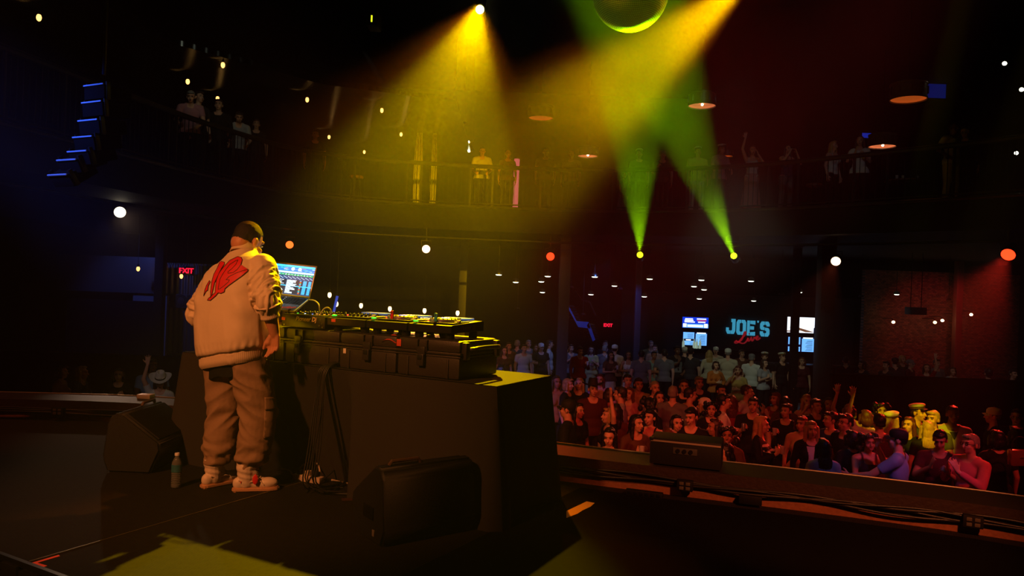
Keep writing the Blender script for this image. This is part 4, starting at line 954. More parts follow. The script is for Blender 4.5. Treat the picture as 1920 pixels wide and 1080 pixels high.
# ---- moulded equipment cases in a row
casem = mat('moulded_case', (50, 44, 42), 0.42, bump=(120, 0.12)); casel = mat('case_latch', (46, 42, 41), 0.35)
redtape = mat('red_gaffer_tape', (214, 74, 52), 0.6); whitetape = mat('white_label', (225, 215, 200), 0.6)
def make_case(x0, x1, y0, y1, label, latches, h=.245, handle=False):
    w_, d_ = x1-x0, y1-y0; c = thing('equipment_case', label, 'case', M=TM @ Matrix.Translation((x0, y0, TH+.002)), group='moulded cases on the table')
    hb_ = h*.63
    mb = MB().box((w_/2, d_/2, hb_/2), (w_, d_, hb_), bevel=.022)
    for k in (.18, .82): mb.box((w_*k, -.002, hb_*.42), (.016, .012, hb_*.8), bevel=.004)
    mb.build('body', casem, c)
    mb = MB().box((w_/2, d_/2, hb_+.012+(h-hb_-.012)/2), (w_, d_, h-hb_-.012), bevel=.026)
    for k in (.3, .7): mb.box((w_*k, d_/2, h-.003), (.05, d_*.8, .008), bevel=.003)
    mb.build('lid', casem, c)
    MB().box((w_/2, d_/2, hb_+.006), (w_+.018, d_+.018, .016), bevel=.005).box((w_/2, d_/2, hb_-.014), (w_+.012, d_+.012, .010), bevel=.004).build('rim', casem, c)
    for lx in latches:
        l = MB()
        l.box((lx, -.014, hb_+.012), (.060, .020, .055), bevel=.006).box((lx, -.022, hb_-.045), (.054, .022, .075), bevel=.007)
        l.box((lx-.036, -.006, hb_+.045), (.010, .022, .075), bevel=.003).box((lx+.036, -.006, hb_+.045), (.010, .022, .075), bevel=.003)
        lo = l.build('latch', casel, c)
        MB().box((lx, -.034, hb_-.028), (.032, .006, .030), bevel=.003).build('release', rubber, lo)
    if handle:
        hd = MB()
        hd.tube([(w_+.005, .07, h-.06), (w_+.055, .08, h-.05), (w_+.06, .13, h-.045), (w_+.06, d_-.13, h-.045), (w_+.055, d_-.08, h-.05), (w_+.005, d_-.07, h-.06)], .014, 8, 1)
        hd.build('side_handle', casel, c)
        for yy in (.05, d_-.05): MB().box((w_+.012, yy, h-.065), (.04, .05, .11), bevel=.010).build('handle_bracket', casel, c)
    return c
make_case(-2.30, -1.79, .05, .53, 'equipment case furthest left in the row, behind the DJ', [.26])
make_case(-1.775, -1.275, .05, .53, 'equipment case under the mixer, beside the hand of the DJ', [.14])
c2 = make_case(-1.265, -.785, .045, .53, 'middle equipment case with a white label and red tape', [.25])
c3 = make_case(-.775, -.295, .045, .53, 'rightmost equipment case, with a carrying handle on its end', [.20], handle=True)
MB().box((.048, -.0015, .118), (.024, .004, .034)).build('label_sticker', whitetape, c2)
MB().grid(lambda u, v: Vector((.36+.115*u, -.004-.006*math.sin(math.pi*u)+(.06*v), .222+.030*math.sin(math.pi*u)+.02*v*0+.022*(v)*.0+(-.035 if v < .01 else 0)*(1-abs(2*u-1)*.3))), 12, 2).build('red_tape', redtape, c2)
MB().box((.012, -.003, .205), (.035, .004, .045), bevel=.001).build('red_tape', redtape, c3)

# ---- mixer and players
gearm = mat('gear_black', (24, 23, 23), 0.32); geartop = mat('gear_top', (60, 60, 60), 0.3, 0.4); jogm = mat('jog_silver', (170, 170, 165), 0.25, 0.6); knobm = mat('knob', (34, 32, 32), 0.4); knobtip = mat('knob_tip', (200, 200, 190), 0.5)
logo_m = mat('silver_logo', (215, 180, 140), 0.4)
leds = [glow('led_green', (60, 255, 60), 1.2), glow('led_white', (230, 240, 255), 1.5), glow('led_blue', (60, 110, 255), 1.5), glow('led_orange', (255, 150, 30), 1.5), glow('led_red', (255, 40, 50), 1.2)]
player_screen = glow('player_screen', (90, 120, 170), .5)
def lettering(s, size, parent, M, m, name='maker_lettering', bold=.0, shear=0.0):
    me = text_mesh(s, size, m, .0008, shear, bold, name); return link(name, me, parent, M=M)
FRONT = Matrix.Rotation(math.pi/2, 4, 'X')
mx = thing('dj_mixer', 'black DJ mixer with knobs and a silver maker name on its front', 'mixer', M=TM @ Matrix.Translation((-1.825, .055, TH+.247)), group=None)
MB().box((.205, .20, .05), (.41, .40, .085), bevel=.006).build('housing', gearm, mx)
MB().box((.205, .20, .0955), (.395, .385, .006), bevel=.002).build('top_plate', geartop, mx)
for k in range(4):
    for j in range(6):
        MB().lathe([(.0095, 0), (.0085, .016), (.0055, .019)], 10, Matrix.Translation((.06+.07*k+.02, .10+.05*j, .098))).build('knob', knobm, mx)
for k in range(4): MB().box((.08+.07*k, .055, .106), (.022, .012, .014), bevel=.003).build('fader', knobtip if k % 2 else knobm, mx)
for k in range(4): MB().box((.045+.07*k, .19, .1), (.010, .20, .004)).build('level_meter', leds[k % 4], mx)
lettering('Pioneer Dj', .044, mx, Matrix.Translation((.235, -.0015, .068)) @ FRONT, logo_m, bold=.0006, shear=.25)
for x_, z_ in ((.37, .07), (.385, .045), (.36, .03), (.03, .02), (.39, .018)): MB().cyl((x_, .004, z_), (x_, -.003, z_), .006, 10).build('jack_socket', steel, mx)
MB().box((.02, -.001, .062), (.034, .003, .022)).build('red_tape', redtape, mx)
def player(x0, label, w_=.33, jog=True, pads=True):
    p = thing('media_player', label, 'media player', M=TM @ Matrix.Translation((x0, .06, TH+.247)), group='DJ players right of the mixer')
    d_ = .40
    prof = [(0, .042), (0, .088), (.02, .092), (d_-.02, .112), (d_, .108), (d_, .046)]
    mb = MB(); n_ = len(prof)
    mb.add([(0, y, z) for y, z in prof]+[(w_, y, z) for y, z in prof], [list(range(n_)), [n_+i for i in range(n_)][::-1]]+[[i, n_+i, n_+(i+1) % n_, (i+1) % n_] for i in range(n_)])
    mb.build('housing', gearm, p, smooth=25)
    for fx in (.045, w_-.045):
        for fy in (.06, d_-.06): MB().lathe([(.026, 0), (.029, .006), (.029, .036), (.022, .043)], 18, Matrix.Translation((fx, fy, .0))).build('foot', rubber, p)
    MB().box((w_/2, d_*.52, .1025), (w_-.02, d_-.05, .003), Matrix.Translation((0, 0, -.0)) @ Matrix.Rotation(.0, 4, 'X')).build('top_plate', geartop, p)
    if jog:
        j = MB().lathe([(.103, .104), (.106, .112), (.104, .122), (.096, .128), (.03, .129), (.003, .129)], 40, Matrix.Translation((w_*.53, .165, 0))).build('jog_wheel', jogm, p)
        for k in range(22):
            a = k*2*math.pi/22
            MB().cyl((w_*.53+.098*math.cos(a), .165+.098*math.sin(a), .127), (w_*.53+.098*math.cos(a), .165+.098*math.sin(a), .132), .004, 8).build('grip_dimple', geartop, j)
        MB().lathe([(.030, .129), (.028, .1315), (.003, .1315)], 24, Matrix.Translation((w_*.53, .165, 0))).build('display', leds[2], j)
    for k in range(8): MB().box((.035, .03+.034*k, .107), (.026, .022, .010), bevel=.002).build('pad_button', [knobm, leds[k % 5]][k % 4 == 0], p)
    for k in range(5): MB().lathe([(.010, .10), (.009, .115), (.005, .118)], 10, Matrix.Translation((.07+.03*k, .30+.008*k, 0))).build('knob', knobm, p)
    MB().box((w_-.03, .17, .108), (.018, .16, .006), bevel=.002).box((w_-.03, .13, .116), (.028, .018, .012), bevel=.003).build('tempo_slider', knobtip, p)
    MB().box((w_*.5, d_-.07, .122), (w_*.62, .10, .012), Matrix.Identity(4), bevel=.003).build('screen', player_screen, p)
    return p
pa = player(-1.395, 'DJ player next to the mixer, with rows of knobs', jog=False)
pb = player(-1.05, 'middle DJ player, between two others', jog=True)
pc = player(-.705, 'rightmost DJ player, above the end of the last case', jog=True)
lettering('Pioneer Dj', .040, pc, Matrix.Translation((.3315, .20, .072)) @ Matrix.Rotation(math.pi/2, 4, 'Z') @ FRONT, mat('logo_shaded', (120, 80, 50), 0.5), bold=.0005, shear=.25)  # same lettering in a darker tone, its shade put into the colour
MB().box((.055, -.001, .074), (.036, .003, .022)).build('red_tape', redtape, pa)
for k in range(3):
    for j in range(5): MB().lathe([(.009, .104), (.008, .121), (.005, .124)], 10, Matrix.Translation((.09+.07*k, .08+.045*j, 0))).build('knob', knobm, pa)
# memory sticks and a red cap standing on the players
def stick(px, py, z, col, label, name='usb_stick', hgt=.055):
    p = Vector(TM @ Vector((0, 0, 0))); q = on(px, py, z)
    # place it on the player's top: the point of the pixel ray at that height
    t = thing(name, label, 'usb stick' if 'stick' in name else 'cap', q, math.radians(-28))
    MB().box((0, 0, hgt*.5), (.022, .010, hgt), bevel=.004).build('case', col, t)
    MB().lathe([(.006, 0), (.006, .012)], 10, Matrix.Translation((0, .006, hgt*.75)) @ Matrix.Rotation(math.pi/2, 4, 'X')).build('ring', steel, t)
    return t
stick(735, 598, TH+.247+.112, mat('red_plastic', (220, 40, 40), 0.35), 'red memory stick standing up in the middle DJ player')
stick(817, 603, TH+.247+.108, mat('teal_plastic', (60, 170, 170), 0.35), 'teal memory stick standing up in the rightmost DJ player')
t = stick(845, 602, TH+.247+.108, mat('red_plastic', (220, 40, 40), 0.35), 'short red plug on the rightmost DJ player', hgt=.026)

# ---- laptop on a stand
scr_o = at(538, 556, 5.42)
ex = Vector((.985, -.14, 0)).normalized()
lp = thing('laptop', 'open laptop with a bright blue screen of track lists, in front of the DJ', 'laptop', M=frame(scr_o, ex, Vector((0, 0, 1)).cross(ex), Vector((0, 0, 1))) @ Matrix.Rotation(-.07, 4, 'Y').inverted())
alu = mat('laptop_grey', (120, 118, 112), 0.35, 0.7)
LW, LD = .35, .245
Mb = Matrix.Rotation(math.radians(21), 4, 'X')
def lb(x, y, z): return Mb @ Vector((x, y, z))
MB().box((0, -LD/2, 0), (LW, LD, .014), Mb, bevel=.004).build('base', alu, lp)
kb = MB()
for j in range(5):
    for i in range(14): kb.box((-.15+i*.0232, -.035-j*.0225, .0085), (.019, .018, .003), Mb, bevel=.001)
kb.build('keyboard', rubber, lp)
mb = MB()
for k in range(34): mb.box((-.15+(k*7 % 14)*.0232, -.035-(k*3 % 5)*.0225, .0104), (.004, .004, .0006), Mb)
mb.build('key_backlight', leds[1], lp)
MB().box((0, -.185, .0078), (.12, .075, .001), Mb).build('trackpad', mat('trackpad', (95, 93, 90), 0.3, 0.6), lp)
def squiggle(pts, wd, m, name, parent, M):
    mb = MB(); pts = [Vector((p[0], p[1], 0)) for p in pts]
    for _ in range(2): pts = chaikin(pts)
    for i in range(len(pts)-1):
        t = (pts[i+1]-pts[i]).normalized(); n_ = Vector((-t.y, t.x, 0))*wd
        mb.quad(M @ (pts[i]-n_), M @ (pts[i+1]-n_), M @ (pts[i+1]+n_), M @ (pts[i]+n_))
    return mb.build(name, m, parent, smooth=0)
squiggle([(.06, -.215), (.10, -.195), (.12, -.175), (.10, -.185), (.09, -.205), (.12, -.21), (.14, -.18), (.155, -.185)], .006, redtape, 'orange_sticker', lp, Mb @ Matrix.Translation((0, 0, .0085)))
# lid with screen
Ms = Matrix.Rotation(math.radians(-16), 4, 'X')
MB().box((0, .004, LD/2+.008), (LW, .008, LD), Ms, bevel=.003).build('lid', alu, lp)
scr = thing  # display built as one flat panel of coloured marks
sm = [glow('screen_back', (40, 80, 130), 1.3), glow('screen_white', (220, 245, 255), 2.6), glow('screen_cyan', (60, 185, 255), 2.2), glow('screen_green', (60, 220, 140), 1.8), glow('screen_red', (235, 110, 60), 1.6), glow('screen_blue', (40, 120, 230), 2.0), glow('screen_dark', (22, 42, 62), 1.2)]
mb = MB()
SW, SH = LW*.95, LD*.90
def q(x0, z0, x1, z1, mi, lift):
    f = lambda x, z: Ms @ Vector((-SW/2+SW*x, -.001-.0004*lift, .018+SH*z))
    mb.mi = mi; mb.quad(f(x0, z0), f(x1, z0), f(x1, z1), f(x0, z1))
q(0, 0, 1, 1, 0, 0); q(0, .93, 1, 1, 2, 1); q(0, .80, 1, .92, 5, 1)
r_ = random.Random(5)
for k in range(26):
    x = r_.random(); q(x, .82+.02*(k % 5), min(1, x+.03+.08*r_.random()), .832+.02*(k % 5), (1, 2, 2, 4)[k % 4], 2)
q(0, .72, 1, .79, 2, 1)
for k in range(60): x = k/60; hgt = .012+.02*abs(math.sin(k*1.7)); q(x, .755-hgt, x+.012, .755+hgt, 1, 2)
q(0, .64, 1, .71, 6, 1)
for k in range(70): x = k/70; hgt = .010+.02*abs(math.sin(k*2.3+1)); q(x, .675-hgt, x+.009, .675+hgt, 3 if k % 5 else 1, 2)
q(0, .53, 1, .62, 0, 1)
for k in range(40): x = k/40; q(x, .54+.018*(k*7 % 4), x+.014, .553+.018*(k*7 % 4), 1, 2)
q(0, .02, 1, .51, 6, 1)
for k in range(15):
    z = .04+.031*k
    if k == 8: q(0, z-.008, 1, z+.02, 2, 2)
    q(.02, z, .25+.12*r_.random(), z+.016, 1, 3); q(.42, z, .52+.14*r_.random(), z+.016, 1, 3)
    q(.72, z, .755, z+.02, (4, 4, 2, 3)[k % 4], 3); q(.80, z, .88, z+.018, 2, 3); q(.92, z, .985, z+.018, 2, 3)
for xx in (.40, .70, .78, .90): q(xx, .02, xx+.006, .51, 0, 2)
for cx in (.50, .66):
    pts = [Ms @ Vector((-SW/2+SW*cx+.013*math.cos(a*.5236), -.0028, .018+SH*.875+.013*math.sin(a*.5236))) for a in range(12)]
    mb.mi = 1; mb.add(pts, [list(range(12))])
mb.build('display', sm, lp, smooth=0)
# folding stand under it
st = thing('laptop_stand', 'black folding stand holding the laptop above the table', 'stand', M=lp.matrix_basis.copy())
zt = TH - scr_o.z
for s in (-1, 1):
    MB().tube([lb(s*.13, -.22, -.012), lb(s*.13, -.02, -.012), Vector((s*.13, .02, -.10)), Vector((s*.13, .0, zt+.01)), Vector((s*.13, -.20, zt+.01))], .008, 8).build('leg', rubber, st)
    MB().box((s*.13, -.235, -.002), (.016, .02, .03), Mb, bevel=.003).build('lip_hook', rubber, st)
# cables leaving the laptop
cab_y = mat('grey_cable', (150, 150, 120), 0.5); cab_k = mat('black_cable', (34, 32, 31), 0.42); cab_w = mat('white_cable', (190, 170, 150), 0.5)
def cable(pts, r_c, m, label, cat='cable', name='cable', sm_=2, group=None):
    return tag(MB().tube(pts, r_c, 8, sm_).build(name, m, smooth=80), label, cat, group)
cable([at(580, 562, 5.36), at(590, 563, 5.34), at(598, 570, 5.3), at(599, 579, 5.28), on(600, 588, TH+.355)], .0045, cab_y, 'pale cable dropping from the side of the laptop to the mixer')
cable([on(601, 590, TH+.35), at(606, 580, 5.28), at(613, 576, 5.28), at(620, 580, 5.3), at(622, 588, 5.3), at(616, 592, 5.3), on(626, 586, TH+.35)], .0055, cab_y, 'looped pale cable standing up behind the mixer')

# ---- cable bundle over the front of the table and the tangle on the floor
def tp(x, y, z): return TM @ Vector((x, y, z))
r_ = random.Random(11)
for k in range(6):
    o = -1.285 - .012*k
    kk = r_.uniform(-.02, .02)
    e = on((648, 641, 655, 630, 662, 600)[k], (905, 915, 922, 910, 925, 915)[k], .012)
    cable([tp(-1.27-.004*k, .12, TH+.03+.004*k), tp(-1.28-.006*k, .03, TH+.035), tp(o-.01, -.035-.004*k, TH+.0), tp(o-.02+kk, -.055, TH-.12), tp(o-.01+kk, -.06-.008*k, .50), tp(o-kk, -.09-.01*k, .25), tp(o+kk*2, -.14-.012*k, .05), Vector((e.x, e.y, .012)), Vector((e.x-.1+.05*k, e.y+.03, .012))], .0048, cab_k, ('black cable hanging over the table front, %s of the bundle' % ('leftmost', 'second', 'third', 'fourth', 'fifth', 'rightmost')[5-k]), group='cables over the front of the table')
def fl(x, y, z=.010): return on(x, y, z)
cable([fl(520, 882, .06), fl(535, 879, .07), fl(548, 887, .03), fl(552, 898), fl(556, 893, .03), fl(565, 873, .08), fl(580, 866, .10), fl(592, 866, .11), fl(598, 874, .08), fl(600, 885, .05)], .006, cab_w, 'white cable arching up into the power strip on the floor', sm_=2)
cable([fl(585, 912), fl(600, 921), fl(620, 923), fl(640, 912), fl(655, 893, .03), fl(648, 880, .06), fl(640, 872, .10)], .006, cab_k, 'black cable curling on the floor right of the power strip')
cable([fl(560, 900), fl(580, 915), fl(610, 925), fl(640, 926), fl(668, 927)], .006, cab_k, 'black cable lying flat along the floor towards the front monitor')
cable([fl(622, 900), fl(640, 904), fl(666, 909)], .007, cab_w, 'short pale cable running under the tablecloth')
cable([fl(575, 922), fl(578, 905, .03), fl(585, 890, .06), fl(600, 903, .02), fl(612, 895, .04), fl(630, 878, .08), fl(643, 868, .11)], .006, cab_k, 'black cable crossing over the power strip')
cable([fl(593, 854, .05), fl(606, 858, .05), fl(612, 868, .03), fl(618, 874, .02)], .008, cab_k, 'thick black cable end behind the power strip')
ps = on(578, 903, 0)
t = thing('power_strip', 'white power strip with plugs on the floor behind the white shoes', 'power strip', ps, math.radians(-24))
MB().box((0, 0, .024), (.24, .06, .045), bevel=.008).build('housing', mat('ivory_plastic', (200, 180, 160), 0.4), t)
for k in range(3): MB().box((-.07+.07*k, 0, .062), (.04, .04, .035), bevel=.008).build('plug', (rubber, mat('ivory_plastic'), rubber)[k], t)
tg = on(575, 870, .0)
o = MB().box((0, 0, .004), (.02, .04, .006), bevel=.002).build('cable_tie', redtape, loc=on(576, 868, .05)); tag(o, 'orange cable tie on the white arching cable', 'tie')

# ---- water bottle
bp0 = on(330, 914, 0)
clear = mat('clear_bottle', (225, 235, 235), 0.08, trans=0.85, spec=0.6); label_m = mat('bottle_label', (44, 100, 112), 0.5, noise_amt=0.5, bump=(60, 0.1))
t = thing('water_bottle', 'clear plastic water bottle with a blue-green label on the stage floor', 'bottle', (bp0.x, bp0.y, 0))
prof = [(.024, 0), (.031, .006), (.033, .02)]
for k in range(7): prof += [(.033, .024+.012*k), (.0305, .030+.012*k)]
prof += [(.033, .115), (.033, .155), (.030, .172), (.020, .195), (.0135, .207), (.013, .222)]
MB().lathe(prof, 24).build('bottle_body', clear, t)
MB().lathe([(.0338, .108), (.0338, .158)], 24, cap=False).build('label', label_m, t)
MB().lathe([(.0155, .216), (.0155, .232), (.014, .234), (.002, .234)], 20).build('cap', white_plastic, t)
MB().lathe([(.028, .004), (.030, .02), (.030, .10), (.003, .101)], 20).build('water', mat('water', (190, 205, 205), 0.05, trans=0.9), t)

# ---- stage monitors
cab_m = mat('monitor_cabinet', (17, 16, 16), 0.62, bump=(200, 0.2)); grille = mat('monitor_grille', (14, 13, 13), 0.55, bump=(400, 0.5))
def wedge(label, M, L=.60):
    t = thing('stage_monitor', label, 'speaker', M=M, group='wedge monitors on the stage')
    prof = [(.02, 0), (-.02, .10), (.01, .36), (.05, .42), (.12, .425), (.39, .23), (.40, .17), (.33, 0)]
    n_ = len(prof); mb = MB()
    mb.add([(0, y, z) for y, z in prof]+[(L, y, z) for y, z in prof], [list(range(n_)), [n_+i for i in range(n_)][::-1]]+[[i, n_+i, n_+(i+1) % n_, (i+1) % n_] for i in range(n_)])
    bm = bmesh.new(); me = mb.mesh('x', cab_m); bm.from_mesh(me); bmesh.ops.bevel(bm, geom=bm.edges[:], offset=.014, segments=2, affect='EDGES'); bm.to_mesh(me); bm.free(); me.name = 'cabinet'
    link('cabinet', me, t)
    a = Vector((0, .12, .425)); b_ = Vector((0, .39, .23)); n2 = Vector((0, .195, .27)).normalized()
    mid = (a+b_)/2
    MB().box((0, 0, 0), (L-.06, .29, .012), frame(Vector((L/2, mid.y, mid.z))+n2*.004, Vector((1, 0, 0)), (b_-a).normalized(), n2), bevel=.004).build('grille', grille, t)
    h_ = MB().tube([(.07, .085, .425), (.085, .085, .447), (.25, .085, .447), (.265, .085, .425)], .011, 8).build('handle', mat('handle_highlight', (88, 66, 54), 0.45), t)  # handle colour lightened and warmed to carry its orange highlight
    MB().box((-.004, .17, .16), (.006, .12, .07), bevel=.002).build('connector_plate', darkmetal, t)
    MB().box((-.004, .10, .06), (.006, .022, .035), bevel=.001).build('label_sticker', mat('grey_label', (110, 105, 100), .6), t)
    return t
def fr(o, xdir):
    x = Vector((xdir[0], xdir[1], 0)).normalized(); return frame(Vector(o), x, Vector((-x.y, x.x, 0)), Vector((0, 0, 1)))
wedge('black wedge monitor in front of the draped table, nearest the camera', fr((-.645, 4.01, 0), (.8, .6)))
wedge('black wedge monitor left of the DJ, near the water bottle', fr((-2.86, 5.95, 0), (-.02, -1)))

# ---- spike tape on the deck
def flat_poly(px, m, name, label, cat, z=.0015):
    mb = MB(); pts = [on(x, y, z) for x, y in px]; n_ = len(pts)
    mb.add([tuple(p) for p in pts]+[(p.x, p.y, z-.001) for p in pts], [list(range(n_)), [n_+i for i in range(n_)][::-1]]+[[i, n_+i, n_+(i+1) % n_, (i+1) % n_] for i in range(n_)])
    return tag(mb.build(name, m, smooth=0), label, cat)
orange_tape = mat('orange_tape', (255, 92, 34), 0.6)
flat_poly([(58, 1055.5), (110, 1040.2), (112.5, 1042.5), (70, 1055), (88.5, 1060.5), (82, 1063)], orange_tape, 'tape_mark', 'orange L-shaped tape mark at the deck corner', 'tape')
flat_poly([(1062, 958), (1100, 940), (1115, 943), (1107, 950), (1092, 957), (1083, 963), (1062, 971)], mat('pale_tape', (235, 190, 120), 0.6), 'tape_mark', 'torn pale tape strip on the floor beside the draped table', 'tape')
flat_poly([(640, 934), (668, 933), (668, 938), (641, 939)], mat('scuffed_tape', (60, 30, 20), 0.7), 'tape_mark', 'faded tape patch on the floor before the cable tangle', 'tape')

# ---- along the kerb: cables, power boxes, front-fill speaker
def kerb_at(px, off=0.0, z=0.0):
    best = min(range(len(LS)), key=lambda i: abs(960+F*LS[i][0]/max(LS[i][1], .5)-px))
    a = LS[max(best-1, 0)]; b_ = LS[min(best+1, len(LS)-1)]; t_ = Vector((b_[0]-a[0], b_[1]-a[1], 0)).normalized(); n_ = Vector((-t_.y, t_.x, 0))
    lo = min(range(len(LS)-1), key=lambda i: abs(960+F*(LS[i][0]+LS[i+1][0])/(LS[i][1]+LS[i+1][1])-px)); A, B = LS[lo], LS[lo+1]
    fa = 960+F*A[0]/A[1]; fb = 960+F*B[0]/B[1]; k = min(1, max(0, (px-fa)/(fb-fa)))
    p = Vector((A[0]+(B[0]-A[0])*k, A[1]+(B[1]-A[1])*k, z)) + n_*off
    return p, t_, n_
dense = []
LSv = [Vector((p[0], p[1], 0)) for p in LS]
for i in range(len(LSv)-1):
    for k in range(4): dense.append(LSv[i].lerp(LSv[i+1], k/4))
for k, (r_c, z_, nm) in enumerate(((.009, .112, 'uppermost'), (.008, .100, 'second'), (.007, .090, 'third'), (.009, .080, 'lowest'))):
    pts = []
    for i, p in enumerate(dense):
        a, b_ = dense[max(i-1, 0)], dense[min(i+1, len(dense)-1)]; t_ = (b_-a).normalized(); n_ = Vector((-t_.y, t_.x, 0))
        s_ = i*.35+k*1.9
        pts.append(p - n_*(.020+.012*(k % 2)+.008*math.sin(s_*1.3)) + Vector((0, 0, z_+.010*math.sin(s_)+.009*math.sin(s_*.37+k))))
    cable(pts, r_c, cab_k, '%s black cable strung along the inner face of the stage kerb' % nm, sm_=0, group='cables along the stage kerb')
def power_box(px, label, w_=.11, h_=.075, z=.095, sockets=4):
    p, t_, n_ = kerb_at(px, -.06, z)
    t = thing('power_box', label, 'power box', M=frame(p, t_*-1 if False else t_, n_, Vector((0, 0, 1))), group='power boxes along the stage kerb')
    MB().box((0, 0, 0), (w_, .05, h_), bevel=.006).build('housing', rubber, t)
    for i in range(2):
        for j in range(sockets//2): MB().box((-.022+.044*i, -.026, -.016+.032*j), (.030, .008, .022), bevel=.003).build('socket', mat('socket_grey', (90, 84, 78), .5), t)
    return t
power_box(1300, 'four-socket power box on the kerb below the black speaker box')
power_box(1838, 'four-socket power box on the kerb near the right edge')
power_box(125, 'four-socket power box on the kerb at the far left')
power_box(1422, 'plain black box on the kerb right of the first power box', .15, .06, .05, 0)
p, t_, n_ = kerb_at(1228, -.13, .02)
t = thing('power_strip', 'black multi-socket strip on the floor at the foot of the kerb', 'power strip', M=frame(p, t_, n_, Vector((0, 0, 1))))
MB().box((0, 0, 0), (.26, .05, .04), bevel=.006).build('housing', rubber, t)
for k in range(6): MB().box((-.10+.04*k, -.026, .002), (.026, .006, .022), bevel=.003).build('socket', darkmetal, t)
# front-fill speaker on the kerb
p, t_, n_ = kerb_at(1295, .17, KH)
t = thing('front_fill_speaker', 'long black speaker box with a pale edge strip standing on the stage kerb', 'speaker', M=frame(p, t_, n_, Vector((0, 0, 1))))
MB().box((0, 0, .105), (.50, .26, .19), bevel=.008).build('cabinet', cab_m, t)
MB().box((0, -.132, .178), (.49, .006, .012), bevel=.001).build('edge_strip', mat('pale_strip', (170, 150, 140), .5), t)
MB().box((0, -.132, .12), (.17, .006, .046), bevel=.002).build('connector_plate', mat('plate_grey', (74, 70, 68), .5), t)
for k in range(3): MB().cyl((-.05+.045*k, -.133, .12), (-.05+.045*k, -.142, .12), .015, 14).build('socket', rubber, t)
MB().box((-.24, -.128, .192), (.03, .03, .02), bevel=.003).build('corner_bracket', steel, t)
for sx in (-.2, .2): MB().box((sx, 0, .006), (.05, .2, .012)).build('foot', rubber, t)
# folded paper and small lit box on the left kerb
p, t_, n_ = kerb_at(250, .30, KH)
tag(MB().box((0, 0, .022), (.135, .10, .042), frame(p, t_, n_, Vector((0, 0, 1))), bevel=.004).build('tissue_box', white_plastic, smooth=30), 'small white box on the stage kerb left of the cowboy hat', 'box')
p, t_, n_ = kerb_at(316, -.10, 0)
t = thing('stage_box', 'small black connection box with a green light, at the left kerb', 'connection box', M=frame(p, t_, n_, Vector((0, 0, 1))))
MB().box((0, 0, .10), (.16, .12, .19), bevel=.006).build('housing', rubber, t)
MB().sphere((-.02, -.064, .12), .007, seg=10, rings=6).build('indicator_light', leds[0], t)
MB().box((.03, -.061, .145), (.03, .004, .02)).build('button', mat('green_button', (40, 120, 20), .5), t)
# ================================================================ LIGHTS, LAMPS AND FITTINGS OF THE HALL
lamp_white = glow('lens_white', (255, 236, 200), 5); lamp_red = glow('lens_red', (255, 44, 16), 5); lamp_warm = glow('lens_warm', (255, 205, 160), 5); lamp_yg = glow('lens_green', (220, 255, 20), 6); lamp_yel = glow('lens_yellow', (255, 240, 140), 30)
lamp_orange = glow('lens_orange', (255, 90, 30), 3)
def par_can(px, py, d, target, lens, label, wpx, color, power, angle):
    p = at(px, py, d); R = wpx*d/F/2
    M = aim(p, target)
    t = thing('par_can', label, 'stage light', M=M, group='stage lights hung below the balcony')
    mb = MB(); mb.lathe([(R*1.12, .0), (R*1.12, .16), (R*.8, .30), (R*.35, .36)], 24, cap=False); mb.lathe([(R*.95, .03), (.002, .03)], 24, cap=False)
    mb.build('housing', darkmetal, t)
    MB().lathe([(R, .008), (.002, .004)], 28, cap=False).build('lens', lens, t)
    MB().tube([(R*1.2, 0, .1), (R*1.2, R*2.0, .1), (-R*1.2, R*2.0, .1), (-R*1.2, 0, .1)], .012, 6).build('yoke', darkmetal, t)
    top = M @ Vector((0, R*2, .1)); mi = M.inverted()
    MB().cyl((0, R*2, .1), mi @ Vector((top.x, top.y, max(top.z+.15, 2.86))), .014, 6).build('hanger', darkmetal, t)
    if power: lamp_spot('par_light', p + (Vector(target)-p).normalized()*.06, target, color, power, angle, .5, .08)
    return t
par_can(225, 398, 15.0, (-1.2, 5.0, 0.2), lamp_white, 'white stage light with a soft beam at the far left below the balcony', 20, (1.0, .62, .4), 130, 24)
par_can(543, 459, 17.9, (-1.5, 5.0, .5), lamp_orange, 'dim orange stage light above the laptop', 14, (1, .2, .05), 0, 20)
par_can(799, 467, 18.6, (-.3, 6.0, .6), lamp_warm, 'warm white stage light above the players', 15, (1, .36, .1), 420, 15)
par_can(1032, 481, 19.2, (.6, 6, .6), lamp_red, 'red stage light left of the front column', 15, (1, .06, .01), 420, 15)
par_can(1567, 490, 16.8, (2.2, 8.2, -1.2), lamp_warm, 'warm white stage light right of the green lights', 17, (1, .14, .06), 800, 22)
par_can(1890, 478, 13.4, (4.2, 9.4, -1.4), lamp_red, 'bright red stage light at the right edge', 24, (1, .03, .015), 1300, 36)
def moving_head(p, target, label, wpx, d, lens):
    R = wpx*d/F/2; M = aim(p, target)
    t = thing('moving_head_light', label, 'stage light', M=M, group='moving head lights')
    MB().lathe([(R*1.3, 0), (R*1.5, .12), (R*1.4, .30), (R*.7, .36)], 20).build('head', darkmetal, t)
    MB().sphere((0, 0, -.01), (R*1.15, R*1.15, R*.6), seg=18, rings=10).build('lens', lens, t)
    mi = M.inverted()
    b = Vector((p.x, p.y+.05, p.z))
    for s in (-1, 1): MB().tube([(s*R*1.7, 0, .18), (s*R*1.8, 0, .36), mi @ (b+Vector((s*R*1.6, .1, .32)))], .02, 6).build('yoke', darkmetal, t)
    MB().box(b+Vector((0, .12, .42)), (.26, .2, .14), mi, bevel=.01).build('base', darkmetal, t)
    MB().cyl(mi @ (b+Vector((0, .12, .46))), mi @ (b+Vector((0, .12, 2.87-b.z))), .02, 6).build('hanger', darkmetal, t)
    return t
moving_head(MH1, BALL, 'left of the two green beam lights below the balcony', 10, 18.6, lamp_yg)
